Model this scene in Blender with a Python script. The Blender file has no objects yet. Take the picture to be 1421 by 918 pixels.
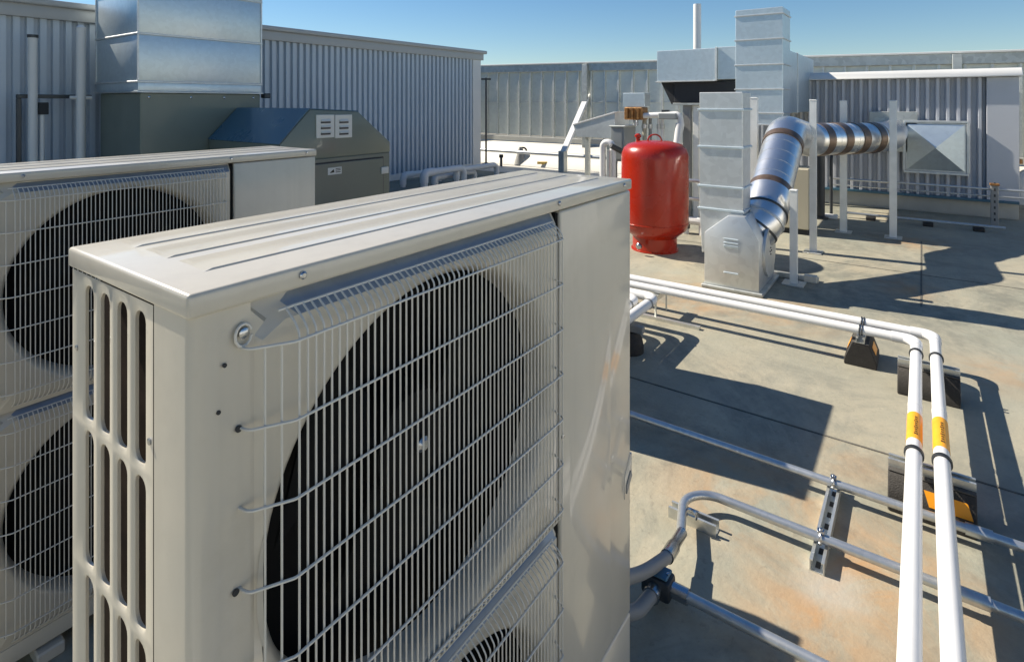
import bpy, bmesh, math, random
from mathutils import Vector, Matrix
random.seed(7)
R = math.radians
sc = bpy.context.scene
COL = sc.collection

# ------------------------------------------------------------------ camera, sky, sun, exposure
H = 1.45                      # eye height above the roof (m)
F_PX, CX, HY = 794.0, 710.0, 142.0
TH = R(35.6)                  # heading of the view, counter-clockwise from +X
cam = bpy.data.cameras.new('camera')
cam.sensor_width = 36.0
cam.lens = 36.0 * F_PX / 1421.0
cam.shift_y = -(459.0 - HY) / 1421.0
cam.clip_start = 0.02
cam.clip_end = 4000
camo = bpy.data.objects.new('camera', cam)
camo.location = (0, 0, H)
camo.rotation_euler = (R(90), 0, TH - R(90))
COL.objects.link(camo)
sc.camera = camo

SUN_EL, SUN_OFF = R(40.5), R(8.5)      # sun stands over +Y, turned a little to -X
world = bpy.data.worlds.new('World')
sc.world = world
world.use_nodes = True
wn, wl = world.node_tree.nodes, world.node_tree.links
wn.clear()
sky = wn.new('ShaderNodeTexSky')
sky.sky_type = 'NISHITA'
sky.sun_disc = False
sky.sun_elevation = SUN_EL
sky.sun_rotation = -SUN_OFF
sky.altitude = 1500
sky.air_density = 1.3
sky.dust_density = 0
sky.ozone_density = 4
hsv = wn.new('ShaderNodeHueSaturation')
hsv.inputs['Saturation'].default_value = 1.18
bg = wn.new('ShaderNodeBackground')
bg.inputs['Strength'].default_value = 0.065
wo = wn.new('ShaderNodeOutputWorld')
wl.new(sky.outputs[0], hsv.inputs['Color'])
wl.new(hsv.outputs[0], bg.inputs[0])
wl.new(bg.outputs[0], wo.inputs[0])

sun = bpy.data.lights.new('sun', 'SUN')
sun.energy = 5.0
sun.angle = R(0.53)
sun.color = (1.0, 0.91, 0.77)
suno = bpy.data.objects.new('sun', sun)
to_sun = Vector((-math.sin(SUN_OFF) * math.cos(SUN_EL), math.cos(SUN_OFF) * math.cos(SUN_EL), math.sin(SUN_EL)))
suno.rotation_euler = to_sun.to_track_quat('Z', 'Y').to_euler()
suno.location = to_sun * 40
COL.objects.link(suno)

vs = sc.view_settings
vs.view_transform = 'Standard'
vs.look = 'None'
vs.exposure = 0.75
vs.gamma = 1.0
vs.use_curve_mapping = False
sc.cycles.max_bounces = 8
sc.cycles.glossy_bounces = 4

# ------------------------------------------------------------------ pixels to places
FW = Vector((math.cos(TH), math.sin(TH), 0))
RT = Vector((math.sin(TH), -math.cos(TH), 0))
EYE = Vector((0, 0, H))
def ray(px, py):
    return FW + RT * ((px - CX) / F_PX) + Vector((0, 0, -(py - HY) / F_PX))
def gz(px, py, z=0.0):
    d = ray(px, py); return EYE + d * ((z - H) / d.z)
def gx(px, py, x):
    d = ray(px, py); return EYE + d * (x / d.x)
def gy(px, py, y):
    d = ray(px, py); return EYE + d * (y / d.y)
def gd(px, py, t):
    return EYE + ray(px, py) * t

# ------------------------------------------------------------------ materials
def newmat(name):
    m = bpy.data.materials.new(name); m.use_nodes = True
    n = m.node_tree.nodes; l = m.node_tree.links
    return m, n, l, n['Principled BSDF']
def paint(name, col, rough=0.4, metal=0.0, var=0.08, scale=3.0, bump=0.0, bscale=60.0, coat=0.0, dirt=0.0, dirtcol=(0.2, 0.17, 0.12), rvar=0.1, spec=0.5, streak=0.0):
    m, n, l, b = newmat(name)
    tc = n.new('ShaderNodeTexCoord')
    geo = n.new('ShaderNodeNewGeometry')
    ns = n.new('ShaderNodeTexNoise'); ns.inputs['Scale'].default_value = scale; ns.inputs['Detail'].default_value = 6
    l.new(geo.outputs['Position'], ns.inputs['Vector'])
    mr = n.new('ShaderNodeMapRange'); mr.inputs[1].default_value = 0.25; mr.inputs[2].default_value = 0.75
    mr.inputs[3].default_value = 1 - var; mr.inputs[4].default_value = 1 + var
    l.new(ns.outputs['Fac'], mr.inputs[0])
    mx = n.new('ShaderNodeVectorMath'); mx.operation = 'SCALE'; mx.inputs[0].default_value = col
    l.new(mr.outputs[0], mx.inputs['Scale'])
    out = mx.outputs[0]
    if dirt > 0:
        n2 = n.new('ShaderNodeTexNoise'); n2.inputs['Scale'].default_value = scale * 4.3; n2.inputs['Detail'].default_value = 9; n2.inputs['Roughness'].default_value = 0.7
        l.new(geo.outputs['Position'], n2.inputs['Vector'])
        m2 = n.new('ShaderNodeMapRange'); m2.inputs[1].default_value = 0.52; m2.inputs[2].default_value = 0.8
        m2.inputs[3].default_value = 0; m2.inputs[4].default_value = dirt
        l.new(n2.outputs['Fac'], m2.inputs[0])
        mix = n.new('ShaderNodeMix'); mix.data_type = 'RGBA'
        l.new(m2.outputs[0], mix.inputs['Factor']); l.new(out, mix.inputs['A']); mix.inputs['B'].default_value = (*dirtcol, 1)
        out = mix.outputs['Result']
    if streak > 0:                            # faint rain streaks running down
        mp = n.new('ShaderNodeMapping'); mp.inputs['Scale'].default_value = (38, 38, 1.3); l.new(geo.outputs['Position'], mp.inputs['Vector'])
        n4 = n.new('ShaderNodeTexNoise'); n4.inputs['Scale'].default_value = 1.0; n4.inputs['Detail'].default_value = 5; l.new(mp.outputs[0], n4.inputs['Vector'])
        m4 = n.new('ShaderNodeMapRange'); m4.inputs[1].default_value = 0.5; m4.inputs[2].default_value = 0.8; m4.inputs[3].default_value = 0; m4.inputs[4].default_value = streak
        l.new(n4.outputs['Fac'], m4.inputs[0])
        mix4 = n.new('ShaderNodeMix'); mix4.data_type = 'RGBA'; l.new(m4.outputs[0], mix4.inputs['Factor']); l.new(out, mix4.inputs['A']); mix4.inputs['B'].default_value = (*[q * 0.72 for q in col], 1)
        out = mix4.outputs['Result']
    l.new(out, b.inputs['Base Color'])
    mr3 = n.new('ShaderNodeMapRange'); mr3.inputs[3].default_value = max(0.02, rough - rvar); mr3.inputs[4].default_value = min(1, rough + rvar)
    n3 = n.new('ShaderNodeTexNoise'); n3.inputs['Scale'].default_value = scale * 2.1; n3.inputs['Detail'].default_value = 5
    l.new(geo.outputs['Position'], n3.inputs['Vector']); l.new(n3.outputs['Fac'], mr3.inputs[0]); l.new(mr3.outputs[0], b.inputs['Roughness'])
    b.inputs['Metallic'].default_value = metal
    b.inputs['Specular IOR Level'].default_value = spec
    if coat:
        b.inputs['Coat Weight'].default_value = coat; b.inputs['Coat Roughness'].default_value = 0.07
    if bump:
        nb = n.new('ShaderNodeTexNoise'); nb.inputs['Scale'].default_value = bscale; nb.inputs['Detail'].default_value = 3
        l.new(geo.outputs['Position'], nb.inputs['Vector'])
        bp = n.new('ShaderNodeBump'); bp.inputs['Strength'].default_value = bump; bp.inputs['Distance'].default_value = 0.01
        l.new(nb.outputs['Fac'], bp.inputs['Height']); l.new(bp.outputs[0], b.inputs['Normal'])
    return m
def galv(name, col=(0.62, 0.64, 0.64), rough=0.46, spangle=22.0, var=0.07, wav=0.06, met=0.8):
    m, n, l, b = newmat(name)
    geo = n.new('ShaderNodeNewGeometry')
    v = n.new('ShaderNodeTexVoronoi'); v.inputs['Scale'].default_value = spangle
    l.new(geo.outputs['Position'], v.inputs['Vector'])
    sep = n.new('ShaderNodeSeparateColor'); l.new(v.outputs['Color'], sep.inputs[0])
    ns = n.new('ShaderNodeTexNoise'); ns.inputs['Scale'].default_value = 2.2; ns.inputs['Detail'].default_value = 6
    l.new(geo.outputs['Position'], ns.inputs['Vector'])
    ad = n.new('ShaderNodeMath'); ad.operation = 'ADD'; l.new(sep.outputs[0], ad.inputs[0]); l.new(ns.outputs['Fac'], ad.inputs[1])
    mr = n.new('ShaderNodeMapRange'); mr.inputs[1].default_value = 0.3; mr.inputs[2].default_value = 1.6; mr.inputs[3].default_value = 1 - var; mr.inputs[4].default_value = 1 + var
    l.new(ad.outputs[0], mr.inputs[0])
    mx = n.new('ShaderNodeVectorMath'); mx.operation = 'SCALE'; mx.inputs[0].default_value = col; l.new(mr.outputs[0], mx.inputs['Scale'])
    l.new(mx.outputs[0], b.inputs['Base Color'])
    b.inputs['Metallic'].default_value = met
    mr2 = n.new('ShaderNodeMapRange'); mr2.inputs[3].default_value = rough - 0.1; mr2.inputs[4].default_value = rough + 0.12
    l.new(ns.outputs['Fac'], mr2.inputs[0]); l.new(mr2.outputs[0], b.inputs['Roughness'])
    nb = n.new('ShaderNodeTexNoise'); nb.inputs['Scale'].default_value = 3.5; nb.inputs['Detail'].default_value = 2
    l.new(geo.outputs['Position'], nb.inputs['Vector'])
    bp = n.new('ShaderNodeBump'); bp.inputs['Strength'].default_value = wav; bp.inputs['Distance'].default_value = 0.05
    l.new(nb.outputs['Fac'], bp.inputs['Height']); l.new(bp.outputs[0], b.inputs['Normal'])
    return m

M = {}
M['beige'] = paint('beige_enamel', (0.545, 0.505, 0.42), 0.32, var=0.06, scale=4, coat=0.6, bump=0.05, bscale=5, dirt=0.22, dirtcol=(0.33, 0.29, 0.21), streak=0.22)
M['rail'] = galv('sky_tinted_strip', (0.30, 0.34, 0.39), 0.46, 60, 0.05, 0.02, 0.6)  # blue-grey stands for sky reflected in the fan sheet's sloped edge
M['wire'] = paint('wire_coating', (0.62, 0.60, 0.54), 0.38, var=0.05, coat=0.2)
M['black'] = paint('black_plastic', (0.008, 0.008, 0.008), 0.75, spec=0.15)
M['coil'] = paint('coil_fins', (0.022, 0.014, 0.010), 0.8, var=0.5, scale=30, spec=0.1)
M['galv'] = galv('galvanised_sheet')
M['galv_dull'] = galv('weathered_galvanised', (0.50, 0.52, 0.50), 0.5, 16, 0.14)
M['galv_blue'] = galv('bright_galvanised', (0.58, 0.66, 0.70), 0.44, 26, 0.05, 0.05)
M['spiral'] = galv('polished_duct_sheet', (0.80, 0.80, 0.80), 0.29, 40, 0.03, 0.06, 0.95)
M['band'] = paint('duct_sealant_band', (0.17, 0.12, 0.09), 0.35, metal=0.6, var=0.3, scale=14)
M['conduit'] = galv('conduit_zinc', (0.55, 0.57, 0.58), 0.34, 60, 0.08, 0.02)
M['strut'] = galv('strut_zinc', (0.62, 0.63, 0.60), 0.42, 60, 0.08, 0.02)
M['strut_pale'] = paint('pale_zinc_post', (0.74, 0.75, 0.72), 0.45, metal=0.1, var=0.1, scale=9)
M['red'] = paint('red_enamel', (0.36, 0.018, 0.004), 0.27, var=0.1, scale=3, coat=0.1, dirt=0.35, dirtcol=(0.22, 0.035, 0.02), streak=0.3)
M['white_pipe'] = paint('white_jacket', (0.72, 0.72, 0.71), 0.38, var=0.03, scale=5, dirt=0.10, dirtcol=(0.5, 0.46, 0.4))
M['rubber'] = paint('recycled_rubber', (0.028, 0.025, 0.022), 0.75, var=0.25, scale=40, bump=0.3, bscale=220)
M['rubber_top'] = paint('dusty_rubber', (0.07, 0.066, 0.06), 0.8, var=0.2, scale=30, bump=0.3, bscale=200)
M['orange'] = paint('orange_reflector', (0.85, 0.33, 0.01), 0.4, var=0.05)
M['orange_tape'] = paint('orange_label', (0.84, 0.37, 0.02), 0.45, var=0.1, scale=20)
M['ink'] = paint('black_ink', (0.03, 0.022, 0.01), 0.6)
M['siding'] = paint('blue_grey_siding', (0.49, 0.55, 0.61), 0.42, var=0.05, scale=1.2, dirt=0.1, dirtcol=(0.3, 0.32, 0.33))
M['siding2'] = paint('pale_grey_siding', (0.47, 0.49, 0.53), 0.45, var=0.05, scale=1.2, dirt=0.12, dirtcol=(0.34, 0.33, 0.31))
M['cap'] = paint('white_cap_metal', (0.66, 0.66, 0.64), 0.42, var=0.04, scale=2, dirt=0.08, dirtcol=(0.45, 0.43, 0.4))
M['cap_shaded'] = paint('shaded_cap_metal', (0.40, 0.41, 0.41), 0.42, var=0.04, scale=2, dirt=0.08, dirtcol=(0.3, 0.29, 0.27))  # darker copy of the cap metal, with shade put into its colour
M['olive'] = paint('olive_grey_cabinet', (0.165, 0.19, 0.155), 0.38, var=0.06, scale=2, coat=0.15, dirt=0.12, dirtcol=(0.11, 0.11, 0.09))
M['slate'] = paint('slate_and_sky_blue', (0.05, 0.13, 0.19), 0.3, var=0.05, scale=2, coat=0.2)  # sky reflection put into the olive unit's top; also colours small parts
M['plate'] = paint('pale_plate', (0.62, 0.64, 0.60), 0.45)
M['dark'] = paint('dark_void', (0.022, 0.024, 0.027), 0.7)
M['darkmetal'] = paint('dark_steel', (0.06, 0.065, 0.07), 0.45, metal=0.5)
M['grey'] = paint('grey_paint', (0.26, 0.28, 0.28), 0.45, var=0.06)
M['brass'] = paint('rusty_brass', (0.30, 0.15, 0.05), 0.5, metal=0.5, var=0.5, scale=25)
M['yellow'] = paint('yellow_gas_pipe', (0.62, 0.42, 0.10), 0.5)
M['membrane'] = paint('white_roof_membrane', (0.60, 0.58, 0.53), 0.6, var=0.06, scale=1.5, dirt=0.25, dirtcol=(0.45, 0.42, 0.36))
M['kerb'] = paint('concrete_kerb', (0.40, 0.40, 0.37), 0.8, var=0.12, scale=3, dirt=0.3, dirtcol=(0.24, 0.22, 0.19))
M['screen'] = galv('screen_sheet', (0.70, 0.72, 0.66), 0.42, 14, 0.05, 0.12, 0.35)
M['seam'] = paint('seam_grime', (0.10, 0.095, 0.08), 0.8, var=0.4, scale=20)
M['stud'] = galv('stud_zinc', (0.66, 0.67, 0.64), 0.45, 30, 0.08, 0.02)
M['steel'] = paint('screw_steel', (0.45, 0.47, 0.5), 0.25, metal=1.0)
M['cabinet'] = paint('cream_cabinet', (0.42, 0.39, 0.30), 0.45, var=0.05)
M['cable'] = paint('grey_flex_conduit', (0.26, 0.26, 0.25), 0.5)

def roof_material():
    m, n, l, b = newmat('weathered_roof_coating')
    geo = n.new('ShaderNodeNewGeometry'); pos = geo.outputs['Position']
    def noise(scale, detail=6, rough=0.55, vec=None, dist=0.0):
        t = n.new('ShaderNodeTexNoise'); t.inputs['Scale'].default_value = scale; t.inputs['Detail'].default_value = detail
        t.inputs['Roughness'].default_value = rough; t.inputs['Distortion'].default_value = dist
        l.new(vec or pos, t.inputs['Vector']); return t.outputs['Fac']
    def mrange(v, a, b_, c=0.0, d=1.0):
        t = n.new('ShaderNodeMapRange'); t.inputs[1].default_value = a; t.inputs[2].default_value = b_
        t.inputs[3].default_value = c; t.inputs[4].default_value = d; l.new(v, t.inputs[0]); return t.outputs[0]
    def mixc(f, a, b_):
        t = n.new('ShaderNodeMix'); t.data_type = 'RGBA'
        l.new(f, t.inputs['Factor'])
        if isinstance(a, tuple): t.inputs['A'].default_value = (*a, 1)
        else: l.new(a, t.inputs['A'])
        if isinstance(b_, tuple): t.inputs['B'].default_value = (*b_, 1)
        else: l.new(b_, t.inputs['B'])
        return t.outputs['Result']
    def math2(op, a, b_):
        t = n.new('ShaderNodeMath'); t.operation = op
        for i, v in enumerate((a, b_)):
            if isinstance(v, (int, float)): t.inputs[i].default_value = v
            else: l.new(v, t.inputs[i])
        return t.outputs[0]
    base = mixc(mrange(noise(0.75, 7, 0.6), 0.38, 0.62), (0.40, 0.345, 0.245), (0.285, 0.29, 0.235))
    base = mixc(mrange(noise(2.3, 9, 0.65, dist=0.6), 0.46, 0.72, 0, 0.6), base, (0.24, 0.235, 0.175))
    base = mixc(mrange(noise(5.5, 9, 0.7, dist=0.3), 0.5, 0.75, 0, 0.55), base, (0.46, 0.415, 0.315))
    base = mixc(mrange(noise(70, 4, 0.7), 0.5, 0.8, 0, 0.30), base, (0.20, 0.19, 0.16))
    # streaks worn along the fall of the roof
    mp = n.new('ShaderNodeMapping'); mp.inputs['Scale'].default_value = (0.6, 5.0, 1); mp.inputs['Rotation'].default_value = (0, 0, R(14)); l.new(pos, mp.inputs['Vector'])
    base = mixc(mrange(noise(1.6, 8, 0.65, mp.outputs[0]), 0.48, 0.74, 0, 0.6), base, (0.23, 0.24, 0.20))
    # dark grime blotches and fine pitting
    g1 = math2('MULTIPLY', mrange(noise(1.1, 10, 0.72, dist=1.2), 0.45, 0.57), mrange(noise(7.5, 8, 0.7), 0.34, 0.56))
    base = mixc(math2('MULTIPLY', g1, 0.75), base, (0.165, 0.165, 0.135))
    base = mixc(mrange(noise(28, 8, 0.75, dist=0.4), 0.56, 0.68, 0, 0.55), base, (0.15, 0.14, 0.11))
    base = mixc(mrange(noise(0.45, 5, 0.5), 0.45, 0.62, 0, 0.5), base, (0.305, 0.295, 0.235))
    # rust stains where water has stood
    rn = noise(3.2, 8, 0.65, dist=0.8)
    spots = [(gz(1050, 690), 0.42, 0.8), (gz(1180, 640), 0.22, 0.35), (gz(1210, 800), 0.42, 0.95), (gz(1135, 860), 0.30, 0.75), (gz(1110, 720), 0.3, 0.6),
             (gz(960, 420), 0.55, 0.7), (gz(1090, 432), 0.5, 0.6), (gz(1262, 400), 0.34, 0.8), (gz(1262, 335), 0.5, 0.6), (gz(1400, 520), 0.4, 0.4), (gz(950, 395), 0.5, 0.4)]
    tot = None
    for p, rad, w in spots:
        d = n.new('ShaderNodeVectorMath'); d.operation = 'DISTANCE'; l.new(pos, d.inputs[0]); d.inputs[1].default_value = (p.x, p.y, 0)
        k = mrange(d.outputs['Value'], 0.05 * rad, rad, w, 0.0)
        tot = k if tot is None else math2('MAXIMUM', tot, k)
    rust = math2('MULTIPLY', tot, mrange(rn, 0.40, 0.62))
    base = mixc(rust, base, (0.42, 0.235, 0.10))
    # pale dried patch beside the conduit stand
    q = gz(1152, 815)
    d = n.new('ShaderNodeVectorMath'); d.operation = 'DISTANCE'; l.new(pos, d.inputs[0]); d.inputs[1].default_value = (q.x, q.y, 0)
    wob = math2('ADD', d.outputs['Value'], math2('MULTIPLY', noise(9, 6), 0.12))
    base = mixc(mrange(wob, 0.10, 0.19, 0.55, 0.0), base, (0.40, 0.39, 0.35))
    l.new(base, b.inputs['Base Color'])
    l.new(mrange(noise(1.7, 6), 0.3, 0.7, 0.62, 0.88), b.inputs['Roughness'])
    bp = n.new('ShaderNodeBump'); bp.inputs['Strength'].default_value = 0.25; bp.inputs['Distance'].default_value = 0.01
    hgt = math2('ADD', noise(55, 5, 0.7), math2('MULTIPLY', noise(3.0, 4), 2.0))
    l.new(hgt, bp.inputs['Height']); l.new(bp.outputs[0], b.inputs['Normal'])
    return m
M['roof'] = roof_material()
M['ground'] = paint('far_ground', (0.16, 0.15, 0.12), 0.9, var=0.2, scale=0.05)

# ------------------------------------------------------------------ mesh helpers
class MB:
    def __init__(s): s.v = []; s.f = []
    def add(s, vs_, fs):
        o = len(s.v); s.v += [tuple(v) for v in vs_]; s.f += [tuple(i + o for i in f) for f in fs]; return s
    def box(s, a, b):
        x0, y0, z0 = a; x1, y1, z1 = b
        return s.add([(x0,y0,z0),(x1,y0,z0),(x1,y1,z0),(x0,y1,z0),(x0,y0,z1),(x1,y0,z1),(x1,y1,z1),(x0,y1,z1)],
                     [(0,3,2,1),(4,5,6,7),(0,1,5,4),(1,2,6,5),(2,3,7,6),(3,0,4,7)])
    def obox(s, c, ax, ay, az):          # oriented box: centre and three half-axis vectors
        c, ax, ay, az = map(Vector, (c, ax, ay, az))
        vs_ = [c + sx * ax + sy * ay + sz * az for sz in (-1, 1) for sx, sy in ((-1,-1),(1,-1),(1,1),(-1,1))]
        return s.add(vs_, [(0,3,2,1),(4,5,6,7),(0,1,5,4),(1,2,6,5),(2,3,7,6),(3,0,4,7)])
    def prism(s, poly, vec):             # polygon (3-D points) pushed along vec
        n_ = len(poly); vec = Vector(vec); vs_ = [Vector(p) for p in poly]; vs_ += [p + vec for p in vs_[:n_]]
        fs = [tuple(range(n_ - 1, -1, -1)), tuple(range(n_, 2 * n_))] + [(i, (i + 1) % n_, n_ + (i + 1) % n_, n_ + i) for i in range(n_)]
        return s.add(vs_, fs)
    def tube(s, path, r, n_=12, cap=True, rs=None):
        P = [Vector(p) for p in path]; k = len(P)
        T = []
        for i in range(k):
            a = P[max(i - 1, 0)]; b = P[min(i + 1, k - 1)]
            t = (b - a); T.append(t.normalized() if t.length > 1e-9 else Vector((0, 0, 1)))
        up = Vector((0, 0, 1)) if abs(T[0].z) < 0.9 else Vector((1, 0, 0))
        nv = (up - T[0] * up.dot(T[0])).normalized(); vs_ = []; fs = []
        for i in range(k):
            nv = (nv - T[i] * nv.dot(T[i])).normalized(); bv = T[i].cross(nv)
            rr = rs[i] if rs else r
            for j in range(n_):
                a = 2 * math.pi * j / n_
                vs_.append(P[i] + (nv * math.cos(a) + bv * math.sin(a)) * rr)
        for i in range(k - 1):
            for j in range(n_):
                fs.append((i*n_+j, i*n_+(j+1)%n_, (i+1)*n_+(j+1)%n_, (i+1)*n_+j))
        if cap: fs += [tuple(range(n_ - 1, -1, -1)), tuple((k-1)*n_+j for j in range(n_))]
        return s.add(vs_, fs)
    def lathe(s, prof, c, n_=40):        # prof: (radius, z) from bottom to top, about a vertical axis at c
        vs_ = []; fs = []
        for r, z in prof:
            for j in range(n_):
                a = 2 * math.pi * j / n_; vs_.append((c[0] + r*math.cos(a), c[1] + r*math.sin(a), c[2] + z))
        for i in range(len(prof) - 1):
            for j in range(n_): fs.append((i*n_+j, i*n_+(j+1)%n_, (i+1)*n_+(j+1)%n_, (i+1)*n_+j))
        fs += [tuple(range(n_-1, -1, -1)), tuple((len(prof)-1)*n_+j for j in range(n_))]
        return s.add(vs_, fs)

WORLD = {}
def wpos(o): return WORLD.get(o.name, Vector((0, 0, 0)))
def obj(name, mb, mat, parent=None, bevel=0.0, seg=2, smooth=35, fix=True):
    """one mesh object out of world-space shapes"""
    off = wpos(parent) if parent else Vector((0, 0, 0))
    me = bpy.data.meshes.new(name)
    me.from_pydata([(v[0]-off.x, v[1]-off.y, v[2]-off.z) for v in mb.v], [], mb.f)
    bm = bmesh.new(); bm.from_mesh(me)
    if fix: bmesh.ops.recalc_face_normals(bm, faces=bm.faces)
    if bevel > 0:
        es = [e for e in bm.edges if len(e.link_faces) == 2 and e.calc_face_angle(0) > R(40)]
        bmesh.ops.bevel(bm, geom=es, offset=bevel, segments=seg, affect='EDGES', profile=0.5, clamp_overlap=True)
    bm.to_mesh(me); bm.free()
    if smooth:
        for p in me.polygons: p.use_smooth = True
        me.set_sharp_from_angle(angle=R(smooth))
    me.materials.append(M[mat] if isinstance(mat, str) else mat)
    o = bpy.data.objects.new(name, me); COL.objects.link(o)
    if parent:
        o.parent = parent
    WORLD[o.name] = off.copy()
    return o
def tag(o, label, cat, group=None, kind=None):
    if label: o['label'] = label
    if cat: o['category'] = cat
    if group: o['group'] = group
    if kind: o['kind'] = kind
    return o
def thing(name, label, cat, loc=(0, 0, 0), group=None):
    o = bpy.data.objects.new(name, None); COL.objects.link(o); o.location = loc; o.empty_display_size = 0.1
    WORLD[o.name] = Vector(loc)
    return tag(o, label, cat, group)
def struct(name, mb, mat, **k):
    return tag(obj(name, mb, mat, **k), None, None, None, 'structure')
def copy_tree(o, parent=None):
    c = o.copy(); COL.objects.link(c); c.parent = parent
    for ch in o.children: copy_tree(ch, c)
    return c
def share(o, loc, parent):               # another piece with the same mesh, moved by loc
    c = o.copy(); COL.objects.link(c); c.parent = parent; c.location = Vector(loc); return c
def rounded(pts, rad, seg=6):
    P = [Vector(p) for p in pts]; out = [P[0]]
    for i in range(1, len(P) - 1):
        a, b, c = P[i-1], P[i], P[i+1]
        u = (a - b); v = (c - b); lu, lv = u.length, v.length; u.normalize(); v.normalize()
        ang = u.angle(v)
        if ang > R(176): out.append(b); continue
        d = min(rad / math.tan(ang / 2), lu * 0.49, lv * 0.49); r2 = d * math.tan(ang / 2)
        ctr = b + (u + v).normalized() * (r2 / math.sin(ang / 2))
        p0 = b + u * d; p1 = b + v * d; e0 = p0 - ctr; e1 = p1 - ctr; tot = e0.angle(e1)
        for k in range(seg + 1):
            t = k / seg
            out.append(ctr + (e0 * math.sin((1-t)*tot) + e1 * math.sin(t*tot)) / math.sin(tot))
    out.append(P[-1]); return out
def disc_bolt(mb, c, nrm, r, h, n_=10):
    c = Vector(c); nrm = Vector(nrm).normalized()
    mb.tube([c, c + nrm * h * 0.7, c + nrm * h], r, n_, True, [r, r, r * 0.6])

# ------------------------------------------------------------------ roof and ground
struct('ground', MB().add([(-1500,-1500,-9),(1500,-1500,-9),(1500,1500,-9),(-1500,1500,-9)], [(0,1,2,3)]), 'ground', smooth=0)
roof = struct('roof', MB().box((-14, -14, -0.4), (11.6, 22, 0.0)), 'roof', smooth=0)
for X in (gz(900, 531).x, gz(1262, 385).x + 0.15, gz(900, 531).x - 2.9):
    s_ = obj('membrane_seam', MB().box((X - 0.005, -13.9, -0.01), (X + 0.005, 8, 0.0022)), M['seam'], roof, smooth=0)
pc = gz(1278, 380)
obj('membrane_seam', MB().box((gz(1278, 425).x, pc.y - 0.006, -0.01), (gz(1278, 335).x, pc.y + 0.006, 0.0022)), M['seam'], roof, smooth=0)

# ------------------------------------------------------------------ outdoor condenser units
def rrect(x0, x1, z0, z1, r, seg=4):
    pts = []
    for cx_, cz_, a0 in ((x1-r, z1-r, 0), (x0+r, z1-r, 90), (x0+r, z0+r, 180), (x1-r, z0+r, 270)):
        for k in range(seg + 1):
            a = R(a0 + 90 * k / seg); pts.append((cx_ + r*math.cos(a), cz_ + r*math.sin(a)))
    return pts
def polar_hit(poly, c, a):
    dx, dz = math.cos(a), math.sin(a); best = None
    for i in range(len(poly)):
        (x0, z0), (x1, z1) = poly[i], poly[(i+1) % len(poly)]
        ex, ez = x1-x0, z1-z0; den = dx*ez - dz*ex
        if abs(den) < 1e-12: continue
        t = ((x0-c[0])*ez - (z0-c[1])*ex) / den; s_ = ((x0-c[0])*dz - (z0-c[1])*dx) / den
        if t > 0 and -1e-6 <= s_ <= 1+1e-6 and (best is None or t < best): best = t
    return (c[0] + dx*best, c[1] + dz*best)

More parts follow.
